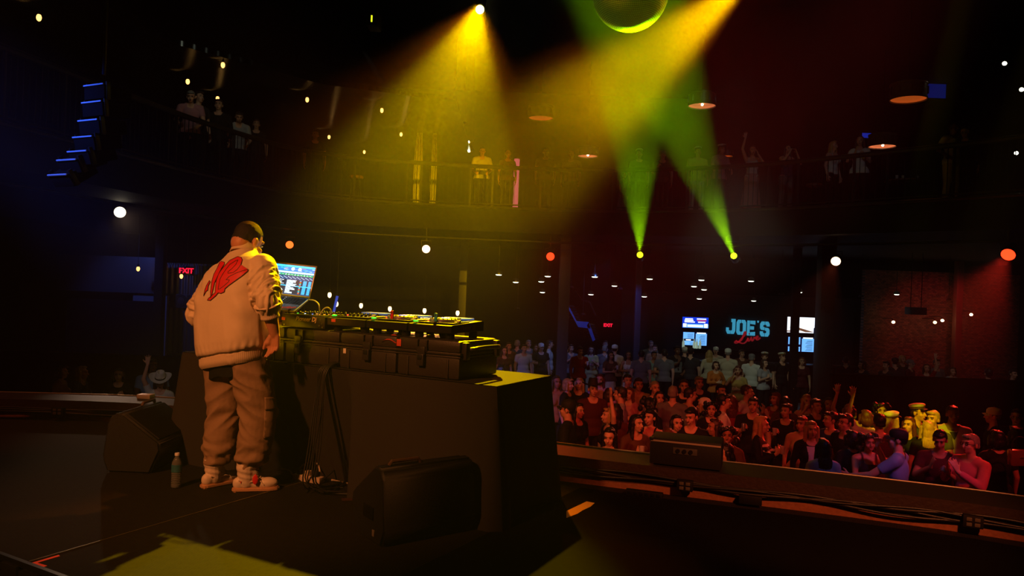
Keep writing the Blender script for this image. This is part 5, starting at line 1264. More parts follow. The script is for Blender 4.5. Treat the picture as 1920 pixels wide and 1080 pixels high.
moving_head(MH2, BALL, 'right of the two green beam lights below the balcony', 10, 17.55, lamp_yg)
# pipe the lights hang from
pts = [Vector((x, y-.25, 2.62)) for x, y in BAL]
o = MB().tube(pts, .03, 8, 1).build('lighting_pipe', darkmetal, smooth=60); tag(o, 'long dark lighting pipe curving below the balcony front', 'pipe')
# yellow spot in view at the top
def top_spot(p, target, label, lens, R):
    M = aim(p, target); t = thing('spotlight', label, 'stage light', M=M)
    MB().lathe([(R*1.25, 0), (R*1.35, .15), (R*1.35, .38), (R*.8, .46)], 24).build('housing', darkmetal, t)
    MB().sphere((0, 0, 0), (R, R, R*.5), seg=20, rings=10).build('lens', lens, t)
    MB().tube([(R*1.6, 0, .2), (R*1.6, R*2.4, .2), (-R*1.6, R*2.4, .2), (-R*1.6, 0, .2)], .015, 6).build('yoke', darkmetal, t)
    mi = M.inverted(); q_ = M @ Vector((0, R*2.4, .2))
    MB().cyl((0, R*2.4, .2), mi @ Vector((q_.x, q_.y, 8.5)), .018, 6).build('hanger', darkmetal, t)
    return t
top_spot(TOP_POS + Vector((0, .12, 0)), TOP_POS + Vector((.05, -2, -.75)), 'yellow-white spotlight shining at the top of the photo', lamp_yel, .050)
# mirror ball
R_ = .445
mball = thing('mirror_ball', 'big mirror ball at the top of the photo glowing yellow-green underneath', 'mirror ball', BALL)
tilem = mat('mirror_tile', (240, 240, 240), 0.42, 1.0)
mb = MB(); rows = 64
for i in range(1, rows-1):
    a0 = math.pi*i/rows-math.pi/2+.004; a1 = math.pi*(i+1)/rows-math.pi/2-.004; am = (a0+a1)/2
    nn = max(6, int(2*rows*math.cos(am)))
    for k in range(nn):
        b0 = 2*math.pi*(k+.06)/nn; b1 = 2*math.pi*(k+.94)/nn
        P_ = lambda a, b_: Vector((math.cos(a)*math.cos(b_), math.cos(a)*math.sin(b_), math.sin(a)))*R_
        jit = Vector((rnd.uniform(-1, 1), rnd.uniform(-1, 1), rnd.uniform(-1, 1)))*.0006
        mb.quad(P_(a0, b0)+jit, P_(a0, b1), P_(a1, b1)-jit, P_(a1, b0))
mb.build('mirror_tiles', tilem, mball, smooth=0)
MB().sphere((0, 0, 0), R_*.992, seg=48, rings=32).build('core', rubber, mball)
MB().lathe([(.06, R_-.01), (.06, R_+.05), (.02, R_+.08), (.012, 8.5-BALL.z)], 16).build('motor_mount', darkmetal, mball)
# second, dim fixtures high up at the left
for px, py, d, lab in ((697, 35, 10.0, 'small dim fixture with a greenish slit, left of the top spotlight'),):
    p = at(px, py, d); t = thing('spotlight', lab, 'stage light', p, group='dim fixtures near the ceiling')
    MB().box((0, .15, .02), (.16, .3, .2), bevel=.02).build('housing', darkmetal, t)
    MB().box((0, -.005, 0), (.022, .01, .09), bevel=.004).build('lens', glow('lens_dim', (210, 220, 30), 1.5), t)
    MB().cyl((0, .15, .1), (0, .15, 8.5-p.z), .014, 6).build('hanger', darkmetal, t)
# line array hanging at the left
arr = [(108, 328, 0), (125, 300, 1), (145, 284, 2), (155, 257, 3), (165, 226, 4), (172, 192, 5), (176, 160, 6)]
la = thing('line_array', 'hanging column of speaker boxes with blue-lit edges at the left', 'speaker', at(150, 240, 8.2))
li = la.matrix_basis.inverted() if False else Matrix.Translation(-at(150, 240, 8.2))
edge_m = mat('array_edge_lit', (150, 155, 170), 0.45)  # edges coloured pale to read as lit against the dark cabinets
prevp = None
tilt = [.62, .46, .33, .24, .17, .11, .06]
for px, py, k in arr:
    p = at(px, py, 8.2)
    M = li @ Matrix.Translation(p) @ Matrix.Rotation(math.radians(-26), 4, 'Z') @ Matrix.Rotation(tilt[k], 4, 'X')
    b_ = MB().box((0, .17, -.075), (.34, .34, .15), M, bevel=.012).build('speaker_box', mat('array_cabinet', (7, 7, 7), .9, spec=.05), la)
    MB().box((0, -.006, .004), (.33, .014, .016), M, bevel=.003).build('blue_lit_edge', edge_m, b_)
    for s in (-1, 1): MB().box((s*.165, .05, -.06), (.02, .05, .19), M, bevel=.004).build('rigging_link', darkmetal, b_)
p = at(180, 150, 8.2)
MB().cyl(li @ (p+Vector((0, .15, .1))), li @ Vector((p.x, p.y+.15, 8.5)), .02, 8).build('chain', darkmetal, la)
# ---- snare-drum pendant lamps over the balcony
shell = mat('drum_shell', (120, 122, 118), 0.35, 0.5); skin_in = mat('drum_skin', (255, 150, 110), 0.8, emit=(255, 140, 84), estr=.55); skin_dim = mat('drum_skin_dim', (255, 120, 80), 0.8, emit=(255, 116, 40), estr=.30)
bulb = glow('pendant_bulb', (255, 220, 180), 12)
for px, py, wpx, d, dim, lab in ((1316, 199, 50, 19.5, 0, 'drum pendant lamp glowing salmon, between the mirror ball and the right drum'), (1014, 222, 46, 20.5, 1, 'drum pendant lamp half hidden in the yellow haze'), (1703, 187, 62, 18.0, 1, 'drum pendant lamp with a blue-lit side, highest at the right'), (1102, 293, 37, 23.0, 0, 'small drum pendant lamp left of the green beams'), (1654, 275, 47, 21.0, 0, 'drum pendant lamp just above the rail at the right'), (1363, 293, 22, 24.0, 1, 'smallest drum pendant lamp, beside the captain hat on the balcony')):
    p = at(px, py, d); R = wpx*d/F/2
    t = thing('pendant_lamp', lab, 'lamp', p, group='drum pendant lamps')
    hgt = R*.95
    MB().lathe([(R*1.02, -.01), (R*1.05, .0), (R*1.05, .04), (R, .045), (R, hgt-.045), (R*1.05, hgt-.04), (R*1.05, hgt), (R*.2, hgt+.02)], 36, cap=False).build('shell', shell, t)
    MB().lathe([(R*.985, .02), (R*.9, .06), (.002, .07)], 36, cap=False).build('lit_underside', skin_dim if dim else skin_in, t)
    if not dim: MB().sphere((0, -R*.1, .03), .035, seg=10, rings=8).build('bulb', bulb, t)
    for k in range(10):
        a = k*.6283; MB().box((R*1.04*math.cos(a), R*1.04*math.sin(a), hgt/2), (.035, .035, hgt*.5), bevel=.008).build('lug', steel, t)
    MB().cyl((0, 0, hgt), (0, 0, 8.5-p.z), .012, 6).build('rod', darkmetal, t)
# ---- bare bulbs
amber = glow('filament_amber', (255, 186, 96), 3.2); bulbglass = glow('bulb_warm', (255, 220, 160), 3.5)
def edison(px, py, d, ceil, lab, m, R=.055, group='bare bulbs over the left balcony'):
    p = at(px, py, d); t = thing('bare_bulb', lab, 'lamp', p, group=group)
    MB().sphere((0, 0, 0), (R*.72, R*.72, R*1.1), seg=14, rings=10).build('bulb', m, t)
    MB().lathe([(R*.45, R*.9), (R*.45, R*1.9), (R*.2, R*2.1)], 12).build('socket', darkmetal, t)
    MB().cyl((0, 0, R*2), (0, 0, max(ceil-p.z, R*2+.02)), .006, 6).build('cord', rubber, t)
for px, py, d, lab in ((73, 33, 12.2, 'bare amber bulb alone at the top left corner'), (418, 122, 15, 'bare amber bulb highest over the leaning man'), (352, 153, 16, 'bare amber bulb above the white-haired person'), (408, 185, 17.6, 'small bare bulb before the lit picture on the left balcony'), (576, 187, 17.3, 'bare amber bulb right of the streaked white reflections'), (617, 257, 21.6, 'bare amber bulb third from the yellow beam, low'), (683, 285, 23.6, 'lowest bare amber bulb, just above the railing'), (716, 207, 18, 'bare amber bulb nearest the edge of the yellow beam'), (752, 252, 21, 'bare amber bulb inside the edge of the yellow haze')):
    edison(px, py, d, 5.8, lab, amber)
for px, py, d, lab in ((259, 504, 18, 'bare bulb above the corrugated metal at the left'), (340, 518, 18.6, 'bare bulb below the left exit sign')):
    edison(px, py, d, 2.85, lab, amber, .055, 'bare bulbs below the left balcony')
for k, (px, py, d) in enumerate(((618, 553, 21), (631, 570, 22), (677, 573, 22), (731, 579, 22), (796, 582.5, 22), (858, 587, 22))):
    edison(px, py, d, 2.85, ('white globe bulb highest behind the laptop cable', 'globe bulb behind the blue light strip', 'globe bulb left of the red memory stick', 'globe bulb above the red memory stick', 'globe bulb left of the teal memory stick', 'globe bulb above the rightmost player')[k], bulbglass, .075, 'row of globe bulbs behind the players')
# ---- small ceiling spots under the balcony
spotm = glow('halogen', (235, 245, 225), 5)
small = [(935, 515), (1015, 528), (1027, 518), (967, 529), (1017, 548), (1115, 519), (1152, 536), (1108, 552), (1218, 523), (1315, 525), (1301, 537), (1320, 543), (1311, 560), (1408, 527), (1413, 564), (1499, 548), (1681, 552), (1695, 573), (1208, 556)]
wz = ['left', 'right']
for k, (px, py) in enumerate(small):
    d = 20.5+(py-515)*.09; p = at(px, py, d)
    t = thing('ceiling_spot', 'small white ceiling spot at the bar, number %d counted from the left' % (sorted(small).index((px, py))+1), 'ceiling light', p, group='small ceiling spots over the bar')
    MB().lathe([(.10, .0), (.10, .03), (.06, .10), (.02, .12)], 16, cap=False).build('shade', steel, t)
    MB().sphere((0, -.01, .0), (.085, .05, .025), seg=12, rings=6).build('bulb', spotm, t)
    MB().cyl((0, 0, .1), (0, 0, 2.85-p.z), .01, 6).build('rod', darkmetal, t)
emb = glow('ember_orange', (255, 150, 60), 1.6)
embers = [(1071, 540), (1163, 543), (1093, 591), (1465, 553), (1615, 557), (1779, 563), (1895, 566), (970, 580), (1247, 550)]
for k, (px, py) in enumerate(embers):
    d = 22.0; p = at(px, py, d); t = thing('ceiling_spot', 'faint orange recessed light under the balcony, number %d counted from the left' % (sorted(embers).index((px, py))+1), 'ceiling light', p, group='orange recessed lights under the balcony')
    MB().lathe([(.075, 0), (.08, .02), (.05, .06)], 14, cap=False).build('rim', darkmetal, t)
    MB().lathe([(.07, .005), (.002, .01)], 14, cap=False).build('lens', emb, t)
    MB().cyl((0, 0, .03), (0, 0, 2.85-p.z), .008, 6).build('stem', darkmetal, t)
# track spots on the balcony
for px, py, d, lab in ((848, 194, 21, 'topmost of the four white track spots in the yellow haze'), (865, 233, 22, 'second track spot down in the yellow haze'), (879, 266, 23, 'third track spot down in the yellow haze'), (880, 283, 24, 'lowest of the four white track spots in the yellow haze'), (1884, 119, 18, 'upper white track spot at the right edge'), (1916, 168, 18, 'white track spot cut by the right edge'), (1906, 287, 20, 'white track spot behind the rail at the right edge')):
    p = at(px, py, d); t = thing('track_spot', lab, 'ceiling light', p, math.radians(-30), group='white track spots over the balcony')
    MB().cyl((0, 0, 0), (.06, .14, .08), .055, 14).build('housing', steel, t)
    MB().sphere((-.005, -.01, 0), (.05, .03, .05), seg=12, rings=8).build('lens', glow('track_lens', (245, 250, 220), 7), t)
    MB().cyl((.04, .08, .06), (.04, .08, 8.5-p.z), .008, 6).build('stem', darkmetal, t)
# wall sconces at the brick wall
sc = glow('sconce', (255, 225, 150), 10)
for px, py, lab in ((1675, 604, 'wall lamp left of the brick wall'), (1753, 604.5, 'wall lamp right of the brick wall, lower of a pair'), (1767, 601, 'wall lamp right of the brick wall, upper of a pair'), (1796, 595, 'wall lamp on the red pillar'), (1821, 590, 'small dim wall lamp right of the red pillar')):
    p = at(px, py, 24.2); t = thing('wall_lamp', lab, 'lamp', p, group='wall lamps at the brick wall')
    MB().sphere((0, 0, 0), (.05, .05, .045), seg=12, rings=8).build('bulb', sc, t)
    MB().tube([(0, 0, .05), (0, .1, .12), (0, .75, .1)], .015, 6).build('bracket', darkmetal, t)
for px, py, lab in ((1690, 426, ''),): pass
# ---- exit signs
exit_m = glow('exit_red', (255, 26, 60), 1.1)
def exit_sign(px, py, d, hpx, lab, face=None):
    p = at(px, py, d); h = hpx*d/F; wd = h*1.65
    t = thing('exit_sign', lab, 'sign', p)
    MB().box((0, .04, 0), (wd*1.15, .07, h*1.25), bevel=.01).build('housing', darkmetal, t)
    link('lettering', text_mesh('EXIT', h*1.02, exit_m, .004, bold=.008), t, M=Matrix.Translation((0, -.002, 0)) @ FRONT)
    for s in (-1, 1):
        MB().add([(s*wd*.57, -.004, 0), (s*wd*.47, -.004, h*.16), (s*wd*.47, -.004, -h*.16)], [[0, 1, 2]]).build('arrow', exit_m, t, smooth=0)
    MB().cyl((0, .04, h*.6), (0, .04, 2.85-p.z), .012, 6).build('stem', darkmetal, t)
exit_sign(349, 508, 18.8, 13, 'red EXIT sign at the left above the corrugated metal')
exit_sign(1140, 610, 25.5, 8, 'small red EXIT sign beside the far staircase')
# ---- painted sign on the cladding, partly hidden by the DJ
sg = thing('wall_sign', 'dark block lettering on corrugated metal behind the left arm of the DJ', 'sign', at(352, 565, 19.2))
link('lettering', text_mesh('HOUSE', .40, mat('sign_black', (16, 15, 15), .7), .006, bold=.018), sg, M=Matrix.Translation((0, 0, 0)) @ FRONT)
MB().box((0, .012, 0), (1.75, .012, .36), bevel=.004).build('backing', mat('sign_backing', (62, 60, 64), .5, .4), sg)
# ---- bar: dark board wall, name sign, screens
bar_y = 26.0
struct(MB().box((8.6, bar_y+.15, .2), (9.5, .2, 2.6)).build('wall_bar', mat('bar_boards', (34, 34, 33), 0.7), smooth=0))
teal = mat('sign_teal', (90, 190, 220), .6, emit=(70, 175, 215), estr=.62)
letters = dict(
 J=[[(.55, 1), (1, 1), (1, .2), (.85, 0), (.5, 0), (.5, .22), (.66, .24), (.66, .78), (.55, .78)], [(0, .42), (.30, .42), (.30, .24), (.46, .22), (.46, 0), (.15, 0), (0, .2)]],
 O=[[(.15, 1), (.47, 1), (.47, .8), (.33, .76), (.33, .24), (.47, .2), (.47, 0), (.15, 0), (0, .16), (0, .84)], [(.85, 1), (.53, 1), (.53, .8), (.67, .76), (.67, .24), (.53, .2), (.53, 0), (.85, 0), (1, .16), (1, .84)]],
 E=[[(0, 0), (0, 1), (.32, 1), (.32, 0)], [(.38, 1), (1, 1), (1, .74), (.38, .78)], [(.38, .62), (.85, .62), (.85, .40), (.38, .40)], [(.38, .22), (1, .26), (1, 0), (.38, 0)]],
 A=[[(.2, 1), (.85, 1), (.7, .55), (.35, .55)]],
 S=[[(.47, 1), (.15, 1), (0, .84), (0, .56), (.12, .44), (.47, .42), (.47, .62), (.33, .64), (.33, .76), (.47, .78)], [(.53, 1), (.85, 1), (1, .84), (1, .68), (.68, .68), (.67, .77), (.53, .79)], [(.53, .60), (.88, .57), (1, .44), (1, .16), (.85, 0), (.53, 0), (.53, .22), (.67, .24), (.67, .37), (.53, .40)], [(.47, 0), (.15, 0), (0, .16), (0, .34), (.32, .34), (.33, .24), (.47, .22)]])
js = thing('name_sign', "teal stencil letters over red script on the dark bar wall", 'sign', at(1401, 613, bar_y-.02))
def put(letter, x0, w_, h_, z0):
    mb = MB()
    for poly in letters[letter]:
        mb.prism([(x0+p[0]*w_, z0+p[1]*h_) for p in poly], 0, .02, FRONT)
    mb.build('stencil_letter' if letter != 'A' else 'apostrophe', teal, js, smooth=0)
Hh = .52
put('J', -.735, .32, Hh, -.26); put('O', -.375, .33, Hh, -.28); put('E', -.005, .28, Hh, -.295); put('A', .315, .10, .16, .07); put('S', .445, .33, Hh, -.31)
live_m = mat('sign_red', (190, 40, 50), .6, emit=(170, 34, 44), estr=.35)
script = [[(-.40, -.42), (-.34, -.48), (-.22, -.46), (-.14, -.38), (-.10, -.22), (-.05, -.05), (.0, -.0), (.03, -.08), (-.04, -.2), (-.14, -.3), (-.22, -.42), (-.30, -.52), (-.42, -.56), (-.46, -.5), (-.38, -.45), (-.25, -.50), (-.12, -.56), (.0, -.52), (.08, -.40)],
          [(.08, -.40), (.13, -.26), (.10, -.38), (.12, -.45), (.18, -.42), (.24, -.30)], [(.24, -.24), (.27, -.30), (.27, -.42), (.30, -.43), (.37, -.32), (.38, -.24), (.36, -.26)], [(.38, -.26), (.44, -.30), (.50, -.30), (.55, -.24), (.52, -.18), (.46, -.22), (.45, -.32), (.49, -.38), (.57, -.34), (.64, -.26)]]
lv = MB()
for st_ in script:
    pts = [Vector((p[0]*.82-.06, p[1]*.78-.15, 0)) for p in st_]
    for _ in range(3): pts = chaikin(pts)
    for i in range(len(pts)-1):
        t_ = (pts[i+1]-pts[i]).normalized(); n_ = Vector((-t_.y, t_.x, 0))*(.020+.010*abs(t_.y))
        q4 = [pts[i]-n_, pts[i+1]-n_, pts[i+1]+n_, pts[i]+n_]
        lv.add([FRONT @ (v+Vector((0, 0, .03))) for v in q4], [[0, 1, 2, 3]])
lv.add([FRONT @ Vector((x, z, .03)) for x, z in ((.055, -.26), (.10, -.25), (.09, -.21), (.045, -.22))], [[0, 1, 2, 3]])
lv.build('script_lettering', live_m, js, smooth=0)
def tv(px0, py0, px1, py1, lab, kind, d=bar_y-.1):
    a = at(px0, py0, d); b_ = at(px1, py1, d); c_ = (a+b_)/2; wd = b_.x-a.x; hg = a.z-b_.z
    t = thing('wall_screen', lab, 'screen', c_, group='menu screens over the bar')
    MB().box((0, .04, 0), (wd+.05, .06, hg+.05), bevel=.006).build('housing', rubber, t)
    M_ = [glow('tv_blue', (10, 60, 235), 1.0), glow('tv_white', (235, 245, 255), 1.6), glow('tv_pale', (110, 180, 255), 1.25), glow('tv_navy', (8, 14, 50), .8), glow('tv_brown', (120, 78, 56), 1.0), glow('tv_red', (240, 90, 80), 1.0), glow('tv_orange', (250, 170, 90), 1.3)]
    mb = MB(); r2 = random.Random(int(px0))
    def q2(x0, z0, x1, z1, mi, lift=1, sk=0):
        y = .009-.002*lift; X = lambda x: -wd/2+wd*x; Z = lambda z: -hg/2+hg*z
        mb.mi = mi; mb.quad((X(x0), y, Z(z0)), (X(x1), y, Z(z0)), (X(x1+sk), y, Z(z1)), (X(x0+sk), y, Z(z1)))
    if kind == 'blue':
        q2(0, 0, 1, 1, 0, 0); q2(.02, .02, 1, .38, 2, 1)
        for x, z, wd_ in ((.10, .78, .3), (.08, .64, .34), (.08, .5, .4), (.55, .80, .36), (.6, .50, .28)): q2(x, z, x+wd_, z+.10, 1, 2)
        q2(.56, .66, .92, .74, 5, 2); q2(.2, .10, .8, .28, 1, 2); q2(.03, .08, .16, .40, 1, 3); q2(.84, .06, .97, .42, 1, 3)
    elif kind == 'menu':
        q2(0, 0, 1, 1, 3, 0); q2(.03, .50, .47, .98, 2); q2(.03, .03, .47, .34, 2); q2(.53, .03, .97, .90, 2); q2(.57, .90, .93, .98, 1); q2(.14, .37, .34, .45, 1)
        for k in range(5): q2(.20, .56+.07*k, .42, .58+.07*k, 3, 2)
        for k in range(9): q2(.66+.03*(k % 3), .10+.08*k, .92, .125+.08*k, 3, 2)
        for k in range(3): q2(.30, .08+.07*k, .44, .10+.07*k, 3, 2)
    elif kind == 'photo':
        q2(0, 0, 1, 1, 1, 0); q2(.66, .05, 1.0, .35, 4, 1, -.62); q2(.0, .05, .3, .12, 4, 1); q2(.28, .0, .36, .40, 6, 1, .04); q2(.95, 0, 1, .35, 3, 2)
    elif kind == 'photo2':
        q2(0, 0, 1, 1, 3, 0); q2(.1, .50, .9, .98, 6); q2(.3, .6, .8, .85, 1, 2); q2(.3, .05, .95, .28, 4)
    mb.build('display', M_, t, smooth=0)
tv(1280, 594, 1328, 616, 'upper left screen, bright blue notice left of the name sign', 'blue')
tv(1280, 622, 1326, 649, 'lower left screen, pale blue menu lists left of the name sign', 'menu')
tv(1477, 594, 1528, 625, 'upper right screen showing a food picture behind a dark post', 'photo', bar_y-.1)
tv(1477, 631, 1527, 661, 'lower right screen, pale blue menu lists behind a dark post', 'menu')
# bar counter with lit bottles under the left screens
bc = thing('bar_counter', 'dark bar counter below the name sign', 'counter', (8.2, 25.2, FLOOR))
MB().box((0, 0, .55), (7.0, .5, 1.1), bevel=.02).build('counter_body', black, bc); MB().box((0, -.03, 1.12), (7.1, .62, .05), bevel=.01).build('counter_top', mat('bar_top', (50, 38, 30), .3), bc)
botm = mat('bottle_glow', (200, 220, 200), .2, emit=(190, 215, 190), estr=.4)  # light on the bottles is put in as a faint glow of the glass
for k, (px, lab) in enumerate(((1301, 'leftmost lit bottle on the bar shelf'), (1306, 'second lit bottle on the bar shelf'), (1312, 'third lit bottle on the bar shelf'), (1281, 'lit bottle alone at the left end of the bar shelf'))):
    p = at(px, 655, 25.85); o = MB().lathe([(.04, 0), (.045, .02), (.045, .2), (.018, .27), (.016, .33)], 12).build('bottle', botm, loc=(p.x, 25.85, -.42)); tag(o, lab, 'bottle', 'bottles behind the bar')
struct(MB().box((7.2, 25.9, -.45), (3.0, .3, .05)).build('trim_shelf', black, smooth=0))
# ---- far staircase with blue-lit stringer
bluep = mat('stringer_lit_blue', (70, 110, 190), .5)  # blue light on the staircase is put into this colour
sd = 22.0
stw = thing('staircase', 'blue-lit staircase beside the front column', 'staircase', at(1066, 572, sd))
base = at(1066, 572, sd)
def sp(px, py): v = at(px, py, sd)-base; return v
mb = MB()
for a_, b_, c_, d4 in (((1065, 571), (1081, 602), (1084, 613), (1066, 580)), ((1081, 602), (1104, 604), (1107, 616), (1084, 613)), ((1104, 604), (1116, 637), (1111, 640), (1100, 610))):
    vs = [sp(*q5) for q5 in (a_, b_, c_, d4)]
    mb.add([v+Vector((0, -.05, 0)) for v in vs]+[v+Vector((0, .05, 0)) for v in vs], [[0, 1, 2, 3], [7, 6, 5, 4], [0, 4, 5, 1], [1, 5, 6, 2], [2, 6, 7, 3], [3, 7, 4, 0]])
mb.build('stringer', bluep, stw, smooth=0)
mb = MB()
for k in range(6): mb.box(sp(1068+k*2.4, 574+k*5)+Vector((0, .5, 0)), (.3, 1.0, .04))
for k in range(6): mb.box(sp(1106+k*1.5, 610+k*5)+Vector((0, .5, 0)), (.3, 1.0, .04))
mb.build('treads', darkmetal, stw, smooth=0)
mb = MB(); mb.tube([sp(1078, 545), sp(1090, 562), sp(1105, 566), sp(1117, 592)], .025, 6); mb.build('handrail', darkmetal, stw)
MB().cyl(sp(1063, 580), sp(1060, 652), .05, 8).build('newel_post', bluep, stw)
lamp_spot('stairs_blue', (2.6, 20.0, 2.3), at(1090, 600, 22), (.1, .25, 1), 90, 60, .6, .1)
lamp_spot('column_blue', (3.2, 21.2, 1.9), at(1197, 600, 23), (.08, .18, 1), 60, 55, .6, .1)
lamp_spot('left_blue', (-9.2, 16.6, 2.6), (-9.2, 19.0, .3), (.12, .2, 1), 70, 80, .7, .1)
lamp_spot('brick_red', (13.4, 21.4, 2.6), (14.0, 25, .6), (1, .06, .08), 90, 60, .8, .1)
# tilted blue light strip behind the laptop cable
a = at(632.5, 555, 20); b_ = at(625.5, 586, 20)
t = thing('light_strip', 'tilted blue light strip behind the laptop cable', 'light strip', (a+b_)/2)
MB().cyl(b_-(a+b_)/2, a-(a+b_)/2, .035, 8).build('tube', glow('strip_blue', (44, 74, 190), .8), t)
MB().cyl(a-(a+b_)/2, Vector((a.x, a.y, 2.85))-(a+b_)/2, .008, 6).build('hanger', rubber, t)
# pink light tube on the balcony
p = at(966, 388, 20.6); q_ = at(967, 296, 20.6)
t = thing('light_column', 'upright pink light tube behind the balcony rail', 'lamp', (p.x, 20.6, BZ))
MB().lathe([(.075, .12), (.075, q_.z-BZ-.03)], 18).build('tube', glow('pink_tube', (226, 92, 100), .75), t)
MB().lathe([(.14, 0), (.14, .06), (.08, .12)], 18).build('base', darkmetal, t); MB().lathe([(.078, q_.z-BZ-.03), (.06, q_.z-BZ)], 18).build('cap', darkmetal, t)
# white drapes on the balcony
for px, wpx, y0, lab in ((788, 17, 215, 'tall narrow white drape catching yellow light on the balcony'), (816, 13, 240, 'second narrow white drape, dimmer, on the balcony')):
    d = 21.5; a = at(px, y0, d); wd = wpx*d/F
    o = MB().grid(lambda u, v: Vector(((u-.5)*wd*(.55+.45*math.sin(math.pi*min(1, .15+v*.95))), .05*math.sin(u*22), (a.z-BZ)*(v)+.02)), 30, 14).build('drape', CL['white'], loc=(a.x, d, BZ), smooth=80)
    tag(o, lab, 'drape', 'white drapes on the balcony')
lamp_spot('drape_fill', (-4.2, 19.8, 7.6), at(790, 270, 21.5), (1, .9, .6), 420, 14, .6, .05)  # added lamp, only to brighten the drapes
# lit picture on left balcony, blue glowing panels on right balcony
p = at(409, 183, 19.5)
t = thing('lit_picture', 'small bright tilted picture with red border above the left balcony', 'picture', p, 0)
MB().add([at(402, 181, 19.5)-p, at(421, 171, 19.5)-p, at(415, 187, 19.5)-p, at(406, 193, 19.5)-p], [[0, 3, 2, 1]]).build('border', glow('sign_border', (150, 30, 20), .6), t, smooth=0)
MB().add([at(407, 181, 19.4)-p, at(413, 178, 19.4)-p, at(412, 189, 19.4)-p, at(408, 190, 19.4)-p], [[0, 3, 2, 1]]).build('panel', glow('sign_pale', (200, 235, 240), 1.3), t, smooth=0)
MB().cyl(at(419, 172, 19.5)-p, Vector((at(419, 172, 19.5).x, 19.5, 5.8))-p, .008, 6).build('cord', rubber, t)
for px, py, wpx, hpx, lab, e in ((1754, 163, 42, 46, 'dark blue lit panel beside the right drum lamp', .06), (1625, 254, 18, 10, 'small blue lit panel above the white tee on the balcony', .22)):
    d = 24; p = at(px, py, d); t = thing('wall_screen', lab, 'screen', p, group='blue lit panels over the balcony')
    MB().box((0, .03, 0), (wpx*d/F, .05, hpx*d/F), bevel=.004).build('housing', rubber, t)
    MB().box((0, 0, 0), (wpx*d/F*.94, .01, hpx*d/F*.9)).build('display', glow('panel_blue_%d' % px, (40, 70, 255), e), t)  # larger panel's glow stands in for a patch of blue light
    MB().cyl((0, .04, 0), (0, .04, 8.5-p.z), .02, 6).build('hanger', darkmetal, t)
# hanging black speaker under the balcony at right
p = at(1717, 583, 21); t = thing('hanging_speaker', 'black speaker box hanging before the brick wall', 'speaker', p)
MB().box((0, 0, 0), (.45, .35, .21), bevel=.02).build('cabinet', cab_m, t)
for s in (-1, 1): MB().cyl((s*.15, 0, .1), (s*.15, 0, 2.85-p.z), .012, 6).build('hanger', darkmetal, t)
# ---- balcony railing
railm = mat('railing_metal', (54, 52, 44), .5, .6)
rl = thing('balcony_railing', 'long curved metal balcony railing with thin upright bars', 'railing', (0, 18, BZ))
off0 = Vector((0, -18, -BZ))
mbh = MB(); mbh.tube([Vector((x, y, BZ+1.07))+off0 for x, y in BAL], .055, 8, 1); mbh.build('handrail', railm, rl)
mbh = MB(); mbh.tube([Vector((x, y, BZ+.12))+off0 for x, y in BAL], .02, 6, 1); mbh.build('bottom_rail', railm, rl)
for i, (a, b_) in enumerate(zip(BAL, BAL[1:])):
    va, vb = Vector((a[0], a[1], BZ))+off0, Vector((b_[0], b_[1], BZ))+off0; L = (vb-va).length; n_ = max(2, int(L/.11)); pan = MB()
    for k in range(1, n_):
        v = va.lerp(vb, k/n_)
        if k % 11 == 0: MB().box(v+Vector((0, 0, .53)), (.045, .045, 1.06)).build('post', railm, rl, smooth=0)
        else: pan.box(v+Vector((0, 0, .58)), (.012, .012, .94))
    pan.build('railing_panel', darkmetal, rl, smooth=0)
    MB().box(va+Vector((0, 0, .53)), (.05, .05, 1.06)).build('post', railm, rl, smooth=0)
# chairs and tables glimpsed on the balcony
for px, d, lab in ((660, 19.8, 'bar stool behind the left part of the railing'), (1520, 18.2, 'bar stool behind the railing, left of the white tank top')):
    p = at(px, 540, d); t = thing('bar_stool', lab, 'stool', (p.x, d, BZ), group='stools on the balcony')
    MB().lathe([(.17, .74), (.19, .76), (.19, .80), (.17, .82)], 20).build('seat', mat('stool_wood', (120, 70, 40), .5), t)
    for k in range(4):
        a_ = math.pi/4+k*math.pi/2; MB().cyl((.11*math.cos(a_), .11*math.sin(a_), .75), (.2*math.cos(a_), .2*math.sin(a_), 0), .014, 6).build('leg', darkmetal, t)
p = at(1690, 540, 16.8); t = thing('balcony_table', 'small table with cups behind the railing at the right', 'table', (p.x, 16.8, BZ))
MB().lathe([(.42, .72), (.42, .75)], 24).build('tabletop', mat('stool_wood', (120, 70, 40), .5), t); MB().lathe([(.25, 0), (.25, .02), (.03, .04), (.03, .72)], 16).build('pedestal', darkmetal, t)
for k, (dx, lab) in enumerate(((-.22, 'white cup on the left of the balcony table'), (-.08, 'white cup in the middle of the balcony table'), (.24, 'white cup on the right of the balcony table'))):
    o = link('plastic_cup', cup_mesh('white'), loc=(p.x+dx, 16.75, BZ+.80)); tag(o, lab, 'cup', 'cups on the balcony table')
# ---- haze in the hall
hz = bpy.data.materials.new('haze'); hz.use_nodes = True; nt = hz.node_tree
for n_ in list(nt.nodes):
    if n_.type == 'BSDF_PRINCIPLED': nt.nodes.remove(n_)
vs_ = nt.nodes.new('ShaderNodeVolumeScatter'); vs_.inputs['Density'].default_value = HAZE; vs_.inputs['Anisotropy'].default_value = 0.15
nt.links.new(vs_.outputs['Volume'], nt.nodes['Material Output'].inputs['Volume'])
o = MB().box((1.5, 12, 3.4), (29.8, 29.6, 9.7)).build('haze', hz, smooth=0); tag(o, 'thin haze filling the whole hall', 'haze', kind='stuff')
